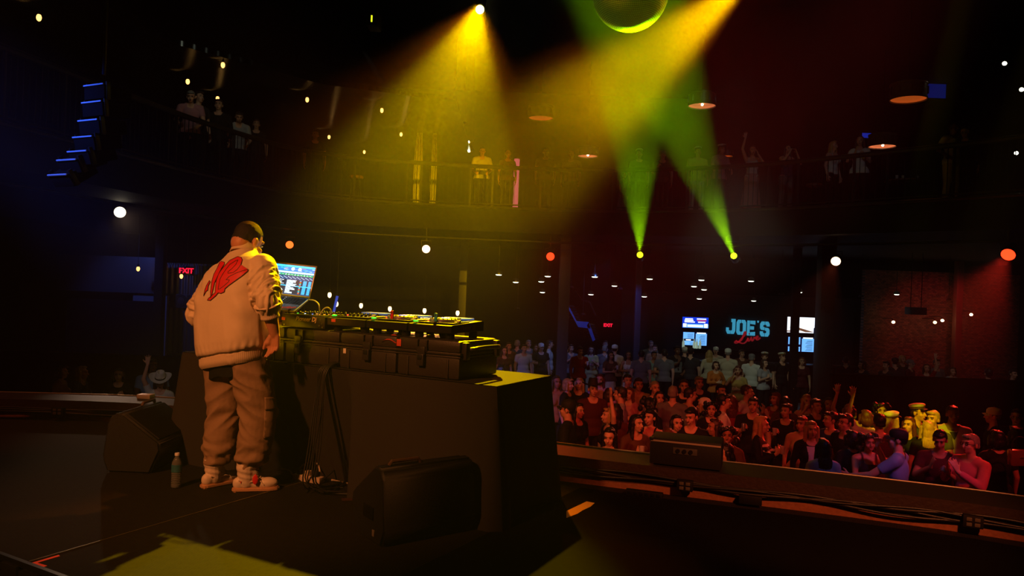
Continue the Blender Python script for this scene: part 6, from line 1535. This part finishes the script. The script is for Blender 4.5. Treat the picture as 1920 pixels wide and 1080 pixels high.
# denser drifting smoke above the front of the stage
sm2 = bpy.data.materials.new('smoke'); sm2.use_nodes = True; nt = sm2.node_tree
for n_ in list(nt.nodes):
    if n_.type == 'BSDF_PRINCIPLED': nt.nodes.remove(n_)
vs_ = nt.nodes.new('ShaderNodeVolumeScatter'); vs_.inputs['Anisotropy'].default_value = 0.1
tc = nt.nodes.new('ShaderNodeTexCoord'); nz = nt.nodes.new('ShaderNodeTexNoise'); nz.inputs['Scale'].default_value = .55; nz.inputs['Detail'].default_value = 3; nz.inputs['Roughness'].default_value = .55; nz.inputs['Distortion'].default_value = .6
mr = nt.nodes.new('ShaderNodeMapRange'); mr.inputs['From Min'].default_value = .36; mr.inputs['From Max'].default_value = .68; mr.inputs['To Min'].default_value = SMOKE*.25; mr.inputs['To Max'].default_value = SMOKE*1.5
# fades out towards the edges of the cloud
gr = nt.nodes.new('ShaderNodeVectorMath'); gr.operation = 'LENGTH'; mp2 = nt.nodes.new('ShaderNodeMapping'); mp2.inputs['Scale'].default_value = (1/4.1, 1/6.6, 1/2.9)
fd = nt.nodes.new('ShaderNodeMapRange'); fd.inputs['From Min'].default_value = .58; fd.inputs['From Max'].default_value = 1.0; fd.inputs['To Min'].default_value = 1; fd.inputs['To Max'].default_value = 0
ml = nt.nodes.new('ShaderNodeMath'); ml.operation = 'MULTIPLY'
nt.links.new(tc.outputs['Object'], nz.inputs['Vector']); nt.links.new(nz.outputs['Fac'], mr.inputs['Value'])
nt.links.new(tc.outputs['Object'], mp2.inputs['Vector']); nt.links.new(mp2.outputs['Vector'], gr.inputs[0]); nt.links.new(gr.outputs['Value'], fd.inputs['Value'])
sx_ = nt.nodes.new('ShaderNodeSeparateXYZ'); nt.links.new(tc.outputs['Object'], sx_.inputs[0])
xr = nt.nodes.new('ShaderNodeMapRange'); xr.inputs['From Min'].default_value = -1.3; xr.inputs['From Max'].default_value = 1.6; xr.inputs['To Min'].default_value = .9; xr.inputs['To Max'].default_value = 2.6
nt.links.new(sx_.outputs['X'], xr.inputs['Value'])
ml0 = nt.nodes.new('ShaderNodeMath'); ml0.operation = 'MULTIPLY'; nt.links.new(mr.outputs['Result'], ml0.inputs[0]); nt.links.new(xr.outputs['Result'], ml0.inputs[1])
nt.links.new(ml0.outputs['Value'], ml.inputs[0]); nt.links.new(fd.outputs['Result'], ml.inputs[1]); nt.links.new(ml.outputs['Value'], vs_.inputs['Density'])
nt.links.new(vs_.outputs['Volume'], nt.nodes['Material Output'].inputs['Volume'])
o = MB().sphere((0, 0, 0), (4.1, 6.6, 2.9), seg=32, rings=20).build('smoke_cloud', sm2, loc=(.3, 9.6, 3.5)); tag(o, 'drifting smoke cloud above the stage front, lit yellow by the beams', 'smoke', kind='stuff')
def soft_cloud(mname, R, dens):
    m_ = bpy.data.materials.new(mname); m_.use_nodes = True; nt = m_.node_tree
    for n_ in list(nt.nodes):
        if n_.type == 'BSDF_PRINCIPLED': nt.nodes.remove(n_)
    vs_ = nt.nodes.new('ShaderNodeVolumeScatter')
    tc = nt.nodes.new('ShaderNodeTexCoord'); mp3 = nt.nodes.new('ShaderNodeMapping'); mp3.inputs['Scale'].default_value = tuple(1/r_ for r_ in R); gr = nt.nodes.new('ShaderNodeVectorMath'); gr.operation = 'LENGTH'
    fd = nt.nodes.new('ShaderNodeMapRange'); fd.inputs['From Min'].default_value = .1; fd.inputs['From Max'].default_value = 1.0; fd.inputs['To Min'].default_value = dens; fd.inputs['To Max'].default_value = 0
    nt.links.new(tc.outputs['Object'], mp3.inputs['Vector']); nt.links.new(mp3.outputs['Vector'], gr.inputs[0]); nt.links.new(gr.outputs['Value'], fd.inputs['Value']); nt.links.new(fd.outputs['Result'], vs_.inputs['Density'])
    nt.links.new(vs_.outputs['Volume'], nt.nodes['Material Output'].inputs['Volume'])
    return m_
sm3 = soft_cloud('smoke_left', (2.6, 3.2, 2.8), .03)
sm4 = soft_cloud('smoke_balcony', (3.2, 3.0, 1.7), .055)
o = MB().sphere((0, 0, 0), (3.2, 3.0, 1.7), seg=28, rings=18).build('smoke_cloud', sm4, loc=(3.6, 16.2, 2.8)); tag(o, 'thin smoke around the two green beams below the balcony', 'smoke', kind='stuff')
o = MB().sphere((0, 0, 0), (2.6, 3.2, 2.8), seg=28, rings=18).build('smoke_cloud', sm3, loc=(-7.4, 9.8, 2.2)); tag(o, 'faint blue-lit smoke at the left edge of the stage', 'smoke', kind='stuff')
for loc_, dens_, lab_ in (((-7.3, 14.2, 1.7), .045, 'faint smoke in the beam of the white stage light at the far left'), ((8.4, 12.7, 1.3), .016, 'faint red-lit smoke below the red stage light at the right edge')):
    sc_ = soft_cloud('smoke_beam_%s' % ('left' if loc_[0] < 0 else 'right'), (1.9, 1.9, 1.6), dens_)
    o = MB().sphere((0, 0, 0), (1.9, 1.9, 1.6), seg=24, rings=16).build('smoke_cloud', sc_, loc=loc_); tag(o, lab_, 'smoke', kind='stuff')
# ================================================================ THE DJ
DR = Vector((.88, -.475, 0)).normalized(); DF = Vector((.475, .88, 0)).normalized()
DM = frame(Vector((-1.87, 5.10, 0)), DR, DF, Vector((0, 0, 1)))       # x = his right, y = ahead, z up
dj = thing('person', 'DJ seen from behind in cream jacket with red emblem, cargo trousers and white high-tops', 'person', M=DM)
dskin = mat('dj_skin', (196, 138, 104), 0.5, bump=(90, 0.1))
jack = mat('jacket_cream', (222, 202, 170), 0.58, spec=0.3, bump=(7, 0.5)); jband = mat('jacket_rib', (218, 198, 165), 0.75)
pantm = mat('cargo_brown', (150, 124, 98), 0.75, spec=0.25, bump=(22, 0.4))
emb_r = mat('emblem_red', (222, 30, 48), 0.55); emb_k = mat('emblem_edge', (60, 14, 16), 0.6)
shoe_w = mat('shoe_white', (228, 212, 190), 0.5, bump=(50, 0.15)); sole_m = mat('shoe_sole', (196, 150, 112), 0.6)
# --- head and arms (one skin surface with trunk and legs)
hs = 1.12
HM = Matrix.Translation((-.062, .135, 1.688)) @ Matrix.Rotation(math.pi, 4, 'Z') @ Matrix.Rotation(.42, 4, 'X') @ Matrix.Diagonal((hs, hs, hs, 1))
R3 = (HM.to_3x3() @ Matrix.Diagonal((1/hs,)*3))
def hp(x, y, z): return HM @ Vector((x, y, z))
def he(c, r): return ell('head', hp(*c), tuple(v*hs for v in r), R3)
RS, RE, RW = Vector((.215, .03, 1.50)), Vector((.318, -.03, 1.26)), Vector((.328, .03, 1.065))
LS_, LE_, LW_ = Vector((-.215, .03, 1.43)), Vector((-.385, .0, 1.16)), Vector((-.27, .25, 1.12))
P = [ell('torso', (0, 0, .95), (.17, .12, .13)), ell('torso', (-.01, 0, 1.12), (.16, .11, .17)), ell('torso', (-.03, 0, 1.30), (.185, .12, .18)),
     cap('torso', (-.20, .03, 1.42), (.17, .03, 1.48), .06, .06), cap('neck', (-.045, .06, 1.46), (-.058, .105, 1.62), .066, .064),
     he((0, .015, .025), (.074, .094, .088)), he((0, .06, -.03), (.06, .05, .07)), he((0, -.035, -.045), (.058, .060, .074)), he((0, -.062, -.092), (.026, .024, .022)),
     cap('head', hp(0, -.088, .008), hp(0, -.112, -.032), .011, .016), he((0, -.078, .030), (.048, .018, .014))]
for s in (-1, 1):
    P += [he((s*.079, .012, -.018), (.009, .020, .033)), he((s*.083, .018, -.004), (.007, .015, .016)), he((s*.040, -.062, -.035), (.022, .024, .022))]
P += [cap('uarm', RS, RE, .056, .047), cap('farm', RE, RE.lerp(RW, .35), .049, .050), cap('farm', RE.lerp(RW, .35), RW, .050, .033),
      cap('uarm', LS_, LE_, .056, .047), cap('farm', LE_, LW_, .047, .031)]
# right hand hangs half open, palm to the back, fingers curling
hd = Vector((-.03, -.02, -1)).normalized()
lat = Vector((1, .18, 0)).normalized(); pn = Vector((.18, -1, 0)).normalized()
for o in (-.030, -.010, .010, .030): P.append(cap('hand', RW+hd*.012+lat*o*.7, RW+hd*.088+lat*o, .0185, .0145))
P.append(cap('hand', RW+hd*.02-lat*.024+pn*.012, RW+hd*.062-lat*.030+pn*.016, .017, .015))
for k, (o, L, c0) in enumerate(((.031, .062, .75), (.011, .078, .60), (-.010, .083, .48), (-.030, .074, .34))):
    b = RW+hd*.090+lat*o
    dirs = [(hd*math.cos(c0*a)+pn*math.sin(c0*a)+lat*(.10 if k == 0 else (-.05 if k == 3 else 0))).normalized() for a in (.6, 1.7, 2.4)]
    q0 = b - hd*.01
    for d_, l_, ra, rb in zip(dirs, (.46, .30, .26), (.0112, .0104, .0096), (.0104, .0096, .0082)):
        q1 = q0 + d_*L*l_*1.12; P.append(cap('hand', q0, q1, ra, rb)); q0 = q1
tb = RW+hd*.030-lat*.034+pn*.010; td = (hd*.88-lat*.42+pn*.30).normalized()
P += [cap('hand', tb, tb+td*.045, .0155, .0125), cap('hand', tb+td*.045, tb+td*.045+(td*.5+hd*.8).normalized()*.034, .0122, .0098)]
lp_, _g = hand_prims(LW_, Vector((.45, .85, -.25)), .9, 1, Vector((0, 0, -1)))
P += lp_
RH, RK, RA = Vector((.105, 0, .92)), Vector((.185, .06, .50)), Vector((.168, .0, .10))
LH, LK, LA = Vector((-.105, 0, .92)), Vector((-.115, .03, .50)), Vector((-.10, -.045, .10))
for h_, k_, a_ in ((RH, RK, RA), (LH, LK, LA)): P += [cap('thigh', h_, k_, .09, .062), cap('shin', k_, a_, .058, .042)]
RF = Vector((.70, .71, 0)).normalized(); LF = Vector((.12, .99, 0)).normalized()
for a_, f_ in ((RA, RF), (LA, LF)): P.append(cap('foot', a_+Vector((0, 0, -.05))-f_*.03, a_+Vector((0, 0, -.062))+f_*.12, .036, .03))
body = remesh(prim_mesh(P), .0062, 2, 'body'); body.materials.append(dskin)
link('body', body, dj)
# --- hair: close crop, fading down the neck
me = remesh(prim_mesh([ell('h', (0, .018, .031), (.0775, .0975, .0915)), ell('h', (0, .064, -.012), (.0625, .047, .058))]), .006, 2, 'hair')
me = cut(me, lambda v: not ((v[1] < -.02 and v[2] < .055) or (v[1] < .025 and v[2] < -.005) or v[2] < -.048), 'hair')
V = coords(me).copy(); N = normals(me); set_coords(me, V+N*np.array([noise.noise(Vector(v)*120)*.0012 for v in V])[:, None]); me.materials.append(mat('hair_crop', (24, 18, 15), 0.65, bump=(300, 0.5)))
link('hair', me, dj, M=HM)
add_face(dj, HM, False)
# --- jacket
def sup(t, a, b, e=2.6):
    c_, s_ = math.cos(t), math.sin(t); return a*math.copysign(abs(c_)**(2/e), c_), b*math.copysign(abs(s_)**(2/e), s_)
RINGS = [(0, 0, .835, .225, .158), (0, 0, .85, .238, .172), (0, 0, .90, .243, .177), (0, 0, .925, .268, .200), (-.008, 0, 1.0, .276, .206), (-.02, 0, 1.15, .272, .202), (-.035, 0, 1.30, .268, .192), (-.042, .008, 1.42, .258, .172), (-.046, .02, 1.485, .232, .150), (-.050, .04, 1.535, .185, .125), (-.054, .06, 1.572, .125, .102), (-.058, .075, 1.60, .095, .092), (-.060, .083, 1.615, .086, .086)]
def ring_at(z):
    for a, b in zip(RINGS, RINGS[1:]):
        if a[2] <= z <= b[2]:
            k = (z-a[2])/(b[2]-a[2]); return tuple(a[i]+(b[i]-a[i])*k for i in range(5))
    return RINGS[0] if z < RINGS[0][2] else RINGS[-1]
def tilt(z): return .20+.06*max(0, min(1, (z-1.2)/.3))
def jpt(t, z, grow=0.0):
    cx, cy_, _, a, b = ring_at(z); x, y = sup(t, a+grow, b+grow); return Vector((cx+x, cy_+y, z+tilt(z)*x))
jm = MB()
NZ = 40; zs = [.835+(1.615-.835)*k/(NZ-1) for k in range(NZ)]
vs = [jpt(2*math.pi*i/48, z) for z in zs for i in range(48)]
fs = [[j*48+i, j*48+(i+1) % 48, (j+1)*48+(i+1) % 48, (j+1)*48+i] for j in range(NZ-1) for i in range(48)]
fs += [list(range(48))[::-1], [(NZ-1)*48+i for i in range(48)]]
jm.add(vs, fs)
arms = [(RS+Vector((-.03, 0, -.01)), RE+Vector((.0, 0, .01)), .105, .082), (LS_+Vector((.03, 0, 0)), LE_, .105, .086), (LE_, LE_.lerp(LW_, .62), .084, .062)]
for a, b, r0, r1 in arms: cap_mesh(jm, a, b, r0, r1, 20)
jme = remesh(jm, .0072, 5, 'jacket')
V = coords(jme).copy(); N = normals(jme)
out = np.zeros(len(V))
for i, v in enumerate(V):
    p = Vector(v); best = None
    for k, (a, b, r0, r1) in enumerate(arms):
        ab = b-a; t = max(0, min(1.0, (p-a).dot(ab)/ab.length_squared)); d = (p-a-ab*t).length-(r0+(r1-r0)*t)
        if abs(d) < .02 and t > .12 and (best is None or abs(d) < best[0]): best = (abs(d), k, t, (p-a-ab*t))
    n1 = noise.noise(p*5.0)
    if best and (best[1] > 0 and p.x < -.22 or best[1] == 0 and p.x > .20):
        t, rad = best[2], best[3]; ang = math.atan2(rad.y, rad.x)
        amp = .006+.013*t
        ca_, sa_ = math.cos(ang), math.sin(ang)
        q_ = Vector((t*5.2+ca_*.9+sa_*.5, ca_*.75, sa_*.75+best[1]*3.7))
        r1 = 1-2.2*abs(noise.noise(q_)); r2 = 1-2.2*abs(noise.noise(q_*2.1+Vector((3, 1, 7))))
        out[i] = (amp*1.25)*(r1-.35) + amp*.55*(r2-.35)
    else:
        ang = math.atan2(p.y, p.x)
        vert = noise.noise(Vector((p.x*9, p.y*9, p.z*1.6+3)))*.008 + noise.noise(Vector((p.x*5+p.z*3, p.y*5, p.z*2.2)))*.010
        fl_ = max(0, min(1, (1.30-p.z)/.2))
        vert += fl_*.006*(1-2.4*abs(noise.noise(Vector((p.x*8+p.z*1.2, p.y*8, p.z*1.1+9)))))
        g = max(0, 1-abs(p.z-tilt(p.z)*p.x-.945)/.05)
        gather = g*.0022*math.sin(ang*34+3*noise.noise(p*8))
        # pull lines running to the arm holes
        pull = .008*math.exp(-((abs(p.x)-.20)/.05)**2)*math.sin(p.z*34+p.x*20)*max(0, min(1, (p.z-1.05)/.2))
        out[i] = vert*min(1, max(.15, (1.58-p.z)/.15)) + gather + pull
# seam sunk where the band meets the body
zz = V[:, 2]-np.array([tilt(z) for z in V[:, 2]])*V[:, 0]
out -= .010*np.exp(-((zz-.908)/.007)**2)*(np.abs(V[:, 0]) < .3)
V2 = V+N*out[:, None]
set_coords(jme, V2); jme.materials.append(jack)
jo = link('jacket', jme, dj)
mb = MB()
mb.grid(lambda u, v: jpt(2*math.pi*u, .832+.070*v, .005+.003*math.sin(v*math.pi)+.0005*math.sin(u*2*math.pi*90)), 440, 6, closed_u=True)
mb.build('hem_band', jband, jo, smooth=80)
mb = MB()
cc = Vector((-.060, .088, 0))
mb.grid(lambda u, v: Vector((cc.x-.003*v+(.089-.012*v+.001*math.sin(u*2*math.pi*60))*math.cos(2*math.pi*u), cc.y+.020*v+(.092-.012*v)*math.sin(2*math.pi*u), 1.593+.058*v-.035*math.sin(2*math.pi*u)+tilt(1.6)*.089*math.cos(2*math.pi*u)*.6)), 180, 6, closed_u=True)
cb = mb.build('collar', jband, jo, smooth=80)
m = cb.modifiers.new('thickness', 'SOLIDIFY'); m.thickness = .006
mb = MB()
ca = RE+Vector((.002, -.004, -.008)); cdir = (RW-RE).normalized(); cu_ = cdir.orthogonal().normalized(); cv = cdir.cross(cu_)
mb.grid(lambda u, v: ca+cdir*(.085*v)+(cu_*math.cos(2*math.pi*u)+cv*math.sin(2*math.pi*u))*(.066-.006*v+.003*math.sin(v*7)+.0012*math.sin(u*2*math.pi*34)), 140, 8, closed_u=True)
cf = mb.build('cuff', jband, jo, smooth=80); m = cf.modifiers.new('thickness', 'SOLIDIFY'); m.thickness = .005
# sleeve bunched up above the cuff
mb = MB()
mb.grid(lambda u, v: ca+cdir*(.012-.02*v+.004*math.sin(u*6.28*3))+(cu_*math.cos(2*math.pi*u)+cv*math.sin(2*math.pi*u))*(.070+.016*math.sin(math.pi*v)+.003*math.sin(u*6.283*5)), 90, 9, closed_u=True)
mb.build('bunched_sleeve', jack, jo, smooth=80)
# emblem on the back, laid onto the cloth
bv = BVHTree.FromPolygons([tuple(DM @ Vector(v)) for v in V2], [p.vertices[:] for p in jme.polygons])
DMi = DM.inverted(); EYEV = Vector((0, 0, EYE))
def z2w(x, y, lift, tree=bv):
    px, py = 360+x/6.355, 410+y/6.355
    d = (at(px, py, 1.0)-EYEV).normalized(); h_ = tree.ray_cast(EYEV, d, 20)
    if h_[0] is None: return None
    return DMi @ (h_[0] - d*lift)
def lay(poly, lift, m, name, parent, size=7.0, tree=bv, closed=True):
    bm = bmesh.new(); bm.faces.new([bm.verts.new((x, y, 0)) for x, y in poly]); bmesh.ops.triangulate(bm, faces=bm.faces[:])
    for _ in range(4):
        es = [e for e in bm.edges if e.calc_length() > size*1.6]
        if not es: break
        bmesh.ops.subdivide_edges(bm, edges=es, cuts=1); bmesh.ops.triangulate(bm, faces=bm.faces[:])
    bad = []
    for v in bm.verts:
        q_ = z2w(v.co.x, v.co.y, lift, tree)
        if q_ is None: bad.append(v)
        else: v.co = q_
    if bad: bmesh.ops.delete(bm, geom=bad, context='VERTS')
    me = bpy.data.meshes.new(name); bm.to_mesh(me); bm.free(); me.materials.append(m); me.shade_smooth()
    return link(name, me, parent)
EM = [[(206, 738), (216, 752), (192, 800), (187, 850), (165, 866), (138, 918), (152, 850), (170, 800)],
      [(335, 505), (385, 517), (385, 542), (350, 592), (302, 690), (268, 762), (238, 892), (222, 940), (220, 870), (232, 760), (260, 660), (298, 590)],
      [(545, 450), (585, 460), (598, 490), (582, 545), (542, 602), (490, 642), (428, 650), (428, 632), (470, 600), (522, 545), (546, 492), (520, 500), (450, 545), (402, 605), (362, 665), (332, 722), (320, 780), (311, 842), (332, 836), (380, 800), (432, 755), (446, 730), (408, 726), (440, 690), (520, 650), (600, 620), (668, 603), (662, 624), (592, 682), (500, 748), (440, 792), (392, 832), (382, 872), (342, 890), (310, 882), (282, 917), (242, 952), (216, 974), (183, 970), (194, 950), (230, 920), (274, 880), (280, 800), (290, 730), (320, 650), (380, 570), (450, 495)]]
def ribbon(poly, wd):
    out_ = []
    for a, b in zip(poly, poly[1:]+poly[:1]):
        a = Vector(a); b = Vector(b); t = (b-a).normalized(); n_ = Vector((-t.y, t.x))*wd
        out_.append([tuple(a-n_-t*wd), tuple(b-n_+t*wd), tuple(b+n_+t*wd), tuple(a+n_-t*wd)])
    return out_
first = None
for poly in EM:
    o = lay(poly, .006, emb_r, 'back_emblem', jo); first = first or o
    bm = bmesh.new()
    for r4 in ribbon(poly, 3.4):
        n_ = max(2, int((Vector(r4[0])-Vector(r4[1])).length/9))
        prev = None
        for k in range(n_+1):
            a = Vector(r4[0]).lerp(Vector(r4[1]), k/n_); b = Vector(r4[3]).lerp(Vector(r4[2]), k/n_)
            qa, qb = z2w(a.x, a.y, .0068), z2w(b.x, b.y, .0068)
            if qa is None or qb is None: prev = None; continue
            cur = (bm.verts.new(qa), bm.verts.new(qb))
            if prev: bm.faces.new((prev[0], cur[0], cur[1], prev[1]))
            prev = cur
    me = bpy.data.meshes.new('emblem_outline'); bm.to_mesh(me); bm.free(); me.materials.append(emb_k); link('emblem_outline', me, jo)
# dark shirt tail showing below the jacket
mb = MB(); mb.grid(lambda u, v: Vector((.205*math.cos(2*math.pi*u)*(1-.04*v), .145*math.sin(2*math.pi*u), .90-.14*v+.18*.2*math.cos(2*math.pi*u)+.008*math.sin(u*6.283*7)*v)), 96, 6, closed_u=True)
mb.build('undershirt', CL['black'], dj, smooth=80)
# --- cargo trousers
LEG = [(RH, RK, RA), (LH, LK, LA)]
pm = MB()
pm.sphere((0, 0, .90), (.205, .155, .16), seg=24, rings=14)
for h_, k_, a_ in LEG:
    s = 1 if h_.x > 0 else -1
    cap_mesh(pm, h_+Vector((0, 0, -.02)), k_, .132, .120, 22); cap_mesh(pm, k_, k_.lerp(a_, .62), .120, .108, 22); cap_mesh(pm, k_.lerp(a_, .62), a_+Vector((0, 0, .115)), .108, .085, 22)
pme = remesh(pm, .0075, 4, 'trousers')
V = coords(pme).copy(); N = normals(pme); out = np.zeros(len(V))
for i, v in enumerate(V):
    p = Vector(v); ax = RK if p.x > .03 else LK; ang = math.atan2(p.y-ax.y, p.x-ax.x); s = 1 if p.x > .03 else -1
    low = max(0, min(1, (.36-p.z)/.18)); kn = math.exp(-((p.z-.50)/.14)**2); up_ = max(0, min(1, (p.z-.62)/.12))
    nn = noise.noise(p*6)
    w1 = math.sin(p.z*72+ang*1.3*s+3.0*nn); w2 = math.sin(p.z*46+ang*2.0*s+2.6*nn+1); w3 = math.sin(p.z*30-ang*1.4*s+2.4*nn)
    rd = 1-2.3*abs(noise.noise(Vector((p.x*5, p.y*5, p.z*11+ang*.7*s))))
    rd2 = 1-2.3*abs(noise.noise(Vector((p.x*7+4, p.y*7, p.z*17-ang*1.1*s))))
    out[i] = low*(.009*w1+.020*(rd2-.3)) + kn*(.004*w2+.018*(rd-.3)) + up_*(.003*w3+.018*(rd-.3)) + .004*noise.noise(p*8)
V2p = V+N*out[:, None]; set_coords(pme, V2p)
pme = keep_faces(pme, (V2p[:, 2] > .0), 'trousers'); pme.materials.append(pantm)
po = link('trousers', pme, dj)
bvp = BVHTree.FromPolygons([tuple(DM @ v.co) for v in pme.vertices], [p.vertices[:] for p in pme.polygons])
def zp(px, py): return ((px-360)*6.355, (py-410)*6.355)
def patch_on(px, m, name, lift):
    o = lay([zp(*q_) for q_ in px], lift, m, name, po, 22, bvp); md = o.modifiers.new('thickness', 'SOLIDIFY'); md.thickness = .006; md.offset = -1 if False else 0; return o
patch_on([(497, 748), (518, 748), (516, 822), (494, 822)], pantm, 'cargo_pocket', .006)
patch_on([(496, 745), (520, 745), (520, 768), (497, 769)], pantm, 'pocket_flap', .012)
# --- shoes
def shoe(a_, f_, label, tagged):
    rt = Vector((f_.y, -f_.x, 0)); M = frame(Vector((a_.x, a_.y, 0)), rt, f_, Vector((0, 0, 1)))
    outline = [(-.036, -.085), (-.020, -.100), (.020, -.100), (.036, -.085), (.040, -.02), (.043, .05), (.050, .12), (.046, .165), (.028, .192), (0, .200), (-.028, .190), (-.044, .160), (-.046, .11), (-.038, .05), (-.037, -.02)]
    sh = link('shoe', None, dj, M=M) if False else None
    pr = [ell('s', (0, -.055, .055), (.037, .045, .045)), cap('s', (0, -.05, .05), (0, .10, .048), .036, .037), ell('s', (0, .122, .050), (.044, .070, .038)), cap('s', (0, -.010, .06), (0, -.018, .165), .050, .064), cap('s', (0, .035, .075), (0, .012, .145), .038, .042), ell('s', (0, .07, .06), (.034, .05, .034))]
    me = remesh(prim_mesh(pr), .0055, 3, 'shoe')
    V = coords(me).copy(); N = normals(me); d = np.array([.0022*math.sin(v[2]*150+v[1]*40)*(1 if .09 < v[2] < .15 else .2) for v in V]); set_coords(me, V+N*d[:, None])
    me = keep_faces(me, np.array([v[2] < .190 for v in V]), 'shoe'); me.materials.append(shoe_w)
    o = link('shoe', me, dj, M=M)
    mb = MB(); bm = bmesh.new(); bm.faces.new([bm.verts.new((x*1.04, y*1.02, 0)) for x, y in outline])
    ext = bmesh.ops.extrude_face_region(bm, geom=bm.faces[:]); bmesh.ops.translate(bm, vec=(0, 0, .030), verts=[g for g in ext['geom'] if isinstance(g, bmesh.types.BMVert)])
    bmesh.ops.recalc_face_normals(bm, faces=bm.faces[:]); bmesh.ops.bevel(bm, geom=bm.edges[:], offset=.008, segments=3, affect='EDGES')
    mb.bm(bm).build('sole', sole_m, o)
    mb = MB()
    for k in range(5): y = .075-.016*k; z = .094+.013*k; mb.tube([(-.03, y-.012, z-.012), (-.012, y, z), (.012, y+.004, z+.001), (.03, y-.008, z-.010)], .0035, 6, 1)
    mb.build('laces', shoe_w, o)
    mb = MB(); mb.tube([(.040, -.06, .082), (.043, -.01, .066), (.040, .05, .075), (.036, .085, .066)], .0045, 6, 2); mb.tube([(.045, .10, .036+.012), (.041, .08, .07), (.03, .07, .088)], .003, 6, 2); mb.build('side_seam', shoe_w, o)
    if tagged:
        MB().add([(.042, -.052, .080), (.046, -.040, .078), (.044, -.048, .060)], [[0, 1, 2]]).build('red_mark', redtape, o, smooth=0)
        MB().sphere((.056, .045, .088), (.004, .018, .034), seg=12, rings=8).cyl((.040, .045, .12), (.055, .045, .108), .003, 6).build('hang_tag', mat('tag_red', (226, 36, 40), 0.5), o)
    return o
shoe(RA, RF, '', True); shoe(LA, LF, '', False)
